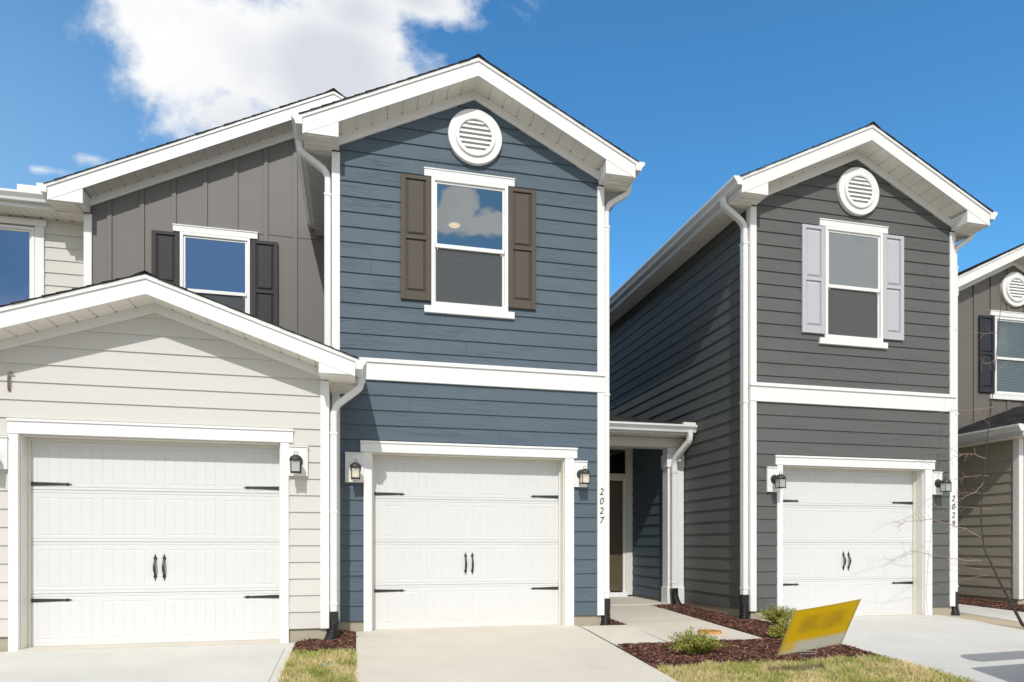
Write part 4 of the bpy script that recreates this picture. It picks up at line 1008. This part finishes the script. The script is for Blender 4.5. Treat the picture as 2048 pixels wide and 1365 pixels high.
# ------------------------------------------------------------------ yard sign
c_, s_ = math.cos(TH), math.sin(TH)
def cam2w(r_, u_, f_): return Vector((c_*r_+s_*f_, -s_*r_+c_*f_, HC+u_))
tz = 6.05; k_ = tz/1331.
ctr = cam2w((1638-1024)*k_, -(1256-1091)*k_, tz); axx = Vector((c_*.65+s_*.12, -s_*.65+c_*.12, .095)); bxx = Vector((c_*-.04+s_*.27, -s_*-.04+c_*.27, -.438))
sign = empty('yard_sign', (ctr.x, ctr.y, g(ctr.y)), 'tilted yellow and white yard sign on a thin wire stake in the lawn', 'sign')
nrm = axx.cross(bxx).normalized()*.004; sb = MB(); K = 10
for layer in (-1, 1):
    for j in range(K+1):
        for i in range(K+1):
            a, b = i/K-.5, j/K-.5; bend = nrm*(6*(a*a-.1)); sb.v.append(tuple(ctr+axx*a+bxx*b+nrm*layer*.5+bend))
n2_ = (K+1)*(K+1)
for l in (0, 1):
    for j in range(K):
        for i in range(K): q = l*n2_+j*(K+1)+i; sb.f.append((q, q+1, q+K+2, q+K+1))
for i in range(K):
    for (a, b) in ((i, i+1), (K*(K+1)+i, K*(K+1)+i+1), (i*(K+1), (i+1)*(K+1)), (i*(K+1)+K, (i+1)*(K+1)+K)): sb.f.append((a, b, b+n2_, a+n2_))
m_sign, t, b = mat('printed_plastic_sheet', (.7, .42, .02), .45, .4)
uvn = N(t, 'ShaderNodeUVMap'); uvn.uv_map = 'UVMap'; sp = N(t, 'ShaderNodeSeparateXYZ'); t.links.new(uvn.outputs[0], sp.inputs[0]); U, V = sp.outputs[0], sp.outputs[1]
nn = nz(t, uvn.outputs[0], 5, 3, .5)
inx = M(t, 'MULTIPLY', smooth(t, U, .10, .22), M(t, 'SUBTRACT', 1.0, smooth(t, U, .78, .92))); iny = M(t, 'MULTIPLY', smooth(t, V, .40, .52), M(t, 'SUBTRACT', 1.0, smooth(t, V, .74, .90)))
blot = M(t, 'MULTIPLY', M(t, 'MULTIPLY', inx, iny), M(t, 'ADD', .35, M(t, 'MULTIPLY', smooth(t, nn, .35, .65), .55)))
cy = mixc(t, blot, (1.0, .76, .03), (.78, .56, .05)); lowv = M(t, 'SUBTRACT', 1.0, smooth(t, M(t, 'ADD', V, M(t, 'MULTIPLY', M(t, 'SUBTRACT', nn, .5), .06)), .20, .34))
patch = M(t, 'MULTIPLY', M(t, 'SUBTRACT', 1.0, smooth(t, U, .14, .30)), smooth(t, V, .0, .12)); cy = mixc(t, M(t, 'MULTIPLY', lowv, M(t, 'SUBTRACT', 1.0, M(t, 'MULTIPLY', patch, .75))), cy, (.90, .88, .80))
ed = M(t, 'MAXIMUM', M(t, 'SUBTRACT', 1.0, smooth(t, U, .0, .07)), M(t, 'MAXIMUM', smooth(t, U, .94, 1.), M(t, 'MAXIMUM', smooth(t, V, .95, 1.), M(t, 'SUBTRACT', 1.0, smooth(t, V, .0, .05))))); cy = mixc(t, M(t, 'MULTIPLY', ed, .45), cy, (.60, .50, .28))
t.links.new(cy, b.inputs['Base Color'])
tl_ = N(t, 'ShaderNodeBsdfTranslucent'); t.links.new(cy, tl_.inputs[0]); ms_ = N(t, 'ShaderNodeMixShader'); ms_.inputs[0].default_value = .58; t.links.new(b.outputs[0], ms_.inputs[1]); t.links.new(tl_.outputs[0], ms_.inputs[2]); t.links.new(ms_.outputs[0], t.nodes['Material Output'].inputs[0])
sbo = sb.build('sign_panel', m_sign, sign, smooth=False)
uv = sbo.data.uv_layers.new(name='UVMap')
for pl in sbo.data.polygons:
    for li in pl.loop_indices:
        vi = sbo.data.loops[li].vertex_index % n2_; uv.data[li].uv = ((vi % (K+1))/K, 1-(vi//(K+1))/K)
wr = MB()
bm_ = ctr+bxx*.5-axx*.02
for dx_ in (-.068, .068):
    p0 = ctr+bxx*.34+axx*(dx_*1.6+.03)+nrm*2; foot = Vector((bm_.x+dx_*1.0-.02, bm_.y-dx_*.2-.02, g(bm_.y)-.08)); knee = Vector((foot.x, foot.y, bm_.z-.015)); wr.tube([tuple(p0), tuple(knee), tuple(foot)], .0026, 6, Vector((1, 0, 0)))
ft = [Vector((bm_.x+q*.068-.02, bm_.y-q*.068*.2-.02, bm_.z-.012)) for q in (-1, 1)]
wr.tube([tuple(q) for q in ft], .0024, 6, Vector((0, 0, 1))); wr.tube([tuple(q-Vector((0, 0, .022))) for q in ft], .0024, 6, Vector((0, 0, 1))); wr.build('wire_stake', m_wire, sign)

# ------------------------------------------------------------------ young tree at the right
def px2w(u, v, y):
    a = (u-1024)/1331.; X_, Y_ = c_*a+s_, -s_*a+c_; t_ = y/Y_; return Vector((X_*t_, y, HC-(v-1091)/1331.*t_))
tree = empty('young_tree', (9.02, 7.30, g(7.3)), 'leaning bare young tree with thin reddish twigs in front of the right houses', 'tree')
tk = [(2066, 1290), (2045, 1250), (2000, 1165), (1968, 1098), (1962, 1040), (1966, 960), (1975, 880), (1984, 800), (1992, 720), (1999, 640), (2004, 590)]
tp = [px2w(u, v, 7.30+.0*i) for i, (u, v) in enumerate(tk)]; tp[0].z = g(7.3)-.05
fine_ = []
for a, b in zip(tp, tp[1:]):
    for q in range(4): fine_.append(a.lerp(b, q/4))
fine_.append(tp[-1]); tr_ = MB(); tr_.tube([tuple(p_) for p_ in fine_], lambda i, t: (.028*(1-t*2.4) if t < .28 else .0092*(1-(t-.28)/.72*.75)) if t < .28 else .0088*(1-(t-.28)/.72*.72), 10); tr_.build('trunk', m_bark, tree, smooth=True)
rnd = random.Random(12); tw = MB(); bd_ = MB()
def branch(pts, y0, y1, r0):
    n = len(pts); P_ = []
    for i, (u, v) in enumerate(pts):
        P_.append(px2w(u, v, y0+(y1-y0)*i/(n-1)))
    out = []
    for a, b in zip(P_, P_[1:]):
        for q in range(5):
            p_ = a.lerp(b, q/5); out.append(p_+Vector([rnd.uniform(-.006, .006) for _ in range(3)]))
    out.append(P_[-1]); tw.tube([tuple(p_) for p_ in out], lambda i, t: r0*(1-.7*t), 5)
    L_ = len(out)
    for i in range(3, L_):
        if rnd.random() < .45:
            d = (out[i]-out[i-1]).normalized(); sd_ = Vector((rnd.uniform(-.4, .4), rnd.uniform(-.5, .5), rnd.choice([-1, 1])*rnd.uniform(.4, 1))); dd = (d*rnd.uniform(.3, 1)+sd_).normalized()*rnd.uniform(.04, .17)
            m_ = out[i]+dd*.55+Vector([rnd.uniform(-.01, .01) for _ in range(3)]); e = out[i]+dd+Vector((0, 0, rnd.uniform(-.01, .03))); tw.tube([tuple(out[i]), tuple(m_), tuple(e)], lambda i, t: r0*.38*(1-.5*t), 4)
            if rnd.random() < .35:
                s2 = m_+Vector([rnd.uniform(-.05, .05) for _ in range(3)]); tw.tube([tuple(m_), tuple(s2)], .0008, 4)
            for _ in range(rnd.choice([0, 1, 2])):
                p_ = m_.lerp(e, rnd.random()); w_ = Vector([rnd.uniform(-1, 1) for _ in range(3)]).normalized()*rnd.uniform(.008, .02); q_ = w_.cross(Vector((0, 1, .3))).normalized()*.005; j = len(bd_.v)
                bd_.v += [tuple(p_), tuple(p_+w_*.5+q_), tuple(p_+w_), tuple(p_+w_*.5-q_)]; bd_.f.append((j, j+1, j+2, j+3))
branch([(1961, 1075), (1930, 1058), (1890, 1046), (1862, 1039), (1835, 1042), (1812, 1043), (1800, 1050), (1794, 1058)], 7.3, 7.0, .0065)
branch([(1963, 1122), (1935, 1121), (1905, 1118), (1875, 1112), (1845, 1106), (1818, 1103), (1800, 1112), (1782, 1121)], 7.3, 7.5, .0055)
branch([(1968, 965), (1950, 985), (1932, 992), (1905, 1010), (1880, 1028)], 7.3, 7.2, .004)
branch([(1972, 918), (1945, 908), (1930, 908), (1912, 914), (1880, 921), (1850, 921), (1823, 926)], 7.3, 7.1, .0045)
branch([(1925, 911), (1905, 900), (1885, 896), (1868, 894)], 7.2, 7.1, .003)
branch([(1976, 952), (1950, 952), (1925, 955), (1895, 960), (1868, 962)], 7.3, 7.5, .004)
branch([(1974, 988), (1950, 986), (1925, 986), (1908, 984)], 7.3, 7.4, .003)
branch([(1985, 1018), (1960, 1018), (1930, 1014), (1905, 1016), (1880, 1012), (1862, 1010)], 7.35, 7.2, .0038)
branch([(1984, 815), (1960, 818), (1930, 822), (1905, 821), (1880, 826), (1864, 828)], 7.3, 7.1, .0045)
branch([(1998, 665), (1975, 668), (1950, 665), (1925, 664), (1902, 660)], 7.3, 7.2, .0035)
branch([(1999, 665), (2012, 672), (2022, 676)], 7.3, 7.3, .0025)
branch([(1992, 720), (1980, 726), (1970, 728), (1964, 722)], 7.3, 7.2, .003)
branch([(1990, 740), (2004, 735), (2020, 722)], 7.3, 7.5, .003)
branch([(1963, 1140), (1940, 1136), (1915, 1130), (1895, 1126)], 7.3, 7.4, .003)
branch([(1975, 1150), (1950, 1155), (1925, 1160), (1905, 1165), (1895, 1172)], 7.3, 7.2, .0028)
branch([(1980, 850), (1965, 838), (1958, 828)], 7.3, 7.3, .003); branch([(1978, 870), (1994, 862), (2004, 850)], 7.3, 7.4, .003)
tw.build('twigs', m_twig, tree); bd_.build('dry_leaves', m_bud, tree)

# ------------------------------------------------------------------ planks added out of view at the right to cast a shadow on the drive
bar = empty('shadow_caster_planks', (7.0, 4.80, g(4.8)), 'white planks added out of view beyond the right edge to cast the shadow on the right driveway', 'shadow caster')
ca, sa = math.cos(R(4)), math.sin(R(4))
def plank(x0, x1, z0, z1, rr):
    pts = []
    for cx0, cz0, a0 in ((x1-rr, z1-rr, 0), (x0+rr, z1-rr, 90), (x0+rr, z0+rr, 180), (x1-rr, z0+rr, 270)):
        for k in range(7): an = R(a0+k*15); pts.append((cx0+rr*math.cos(an), cz0+rr*math.sin(an)))
    q = MB(); n_ = len(pts); gz = g(4.8)
    for off in (-.012, .012): q.v += [(6.0+(x-6.0)*ca-off*sa, 4.74+(x-6.0)*sa+off*ca, gz+z) for x, z in pts]
    q.f = [tuple(range(n_)), tuple(reversed(range(n_, 2*n_)))]+[(i, (i+1) % n_, n_+(i+1) % n_, n_+i) for i in range(n_)]
    return q.build('plank', m_trim, bar)
plank(6.12, 8.6, 1.00, 1.31, .13); plank(5.86, 8.6, .06, .80, .05)
for px_ in (7.75, 8.35):
    q = MB(); yb_ = 4.74+(px_-6)*sa+.04; q.box(px_-.03, px_+.03, yb_, yb_+.04, g(4.8)+.03, g(4.8)+1.35).box(px_-.04, px_+.04, yb_-.35, yb_+.35, g(4.8)-.01, g(4.8)+.04); q.build('post', m_wire, bar)
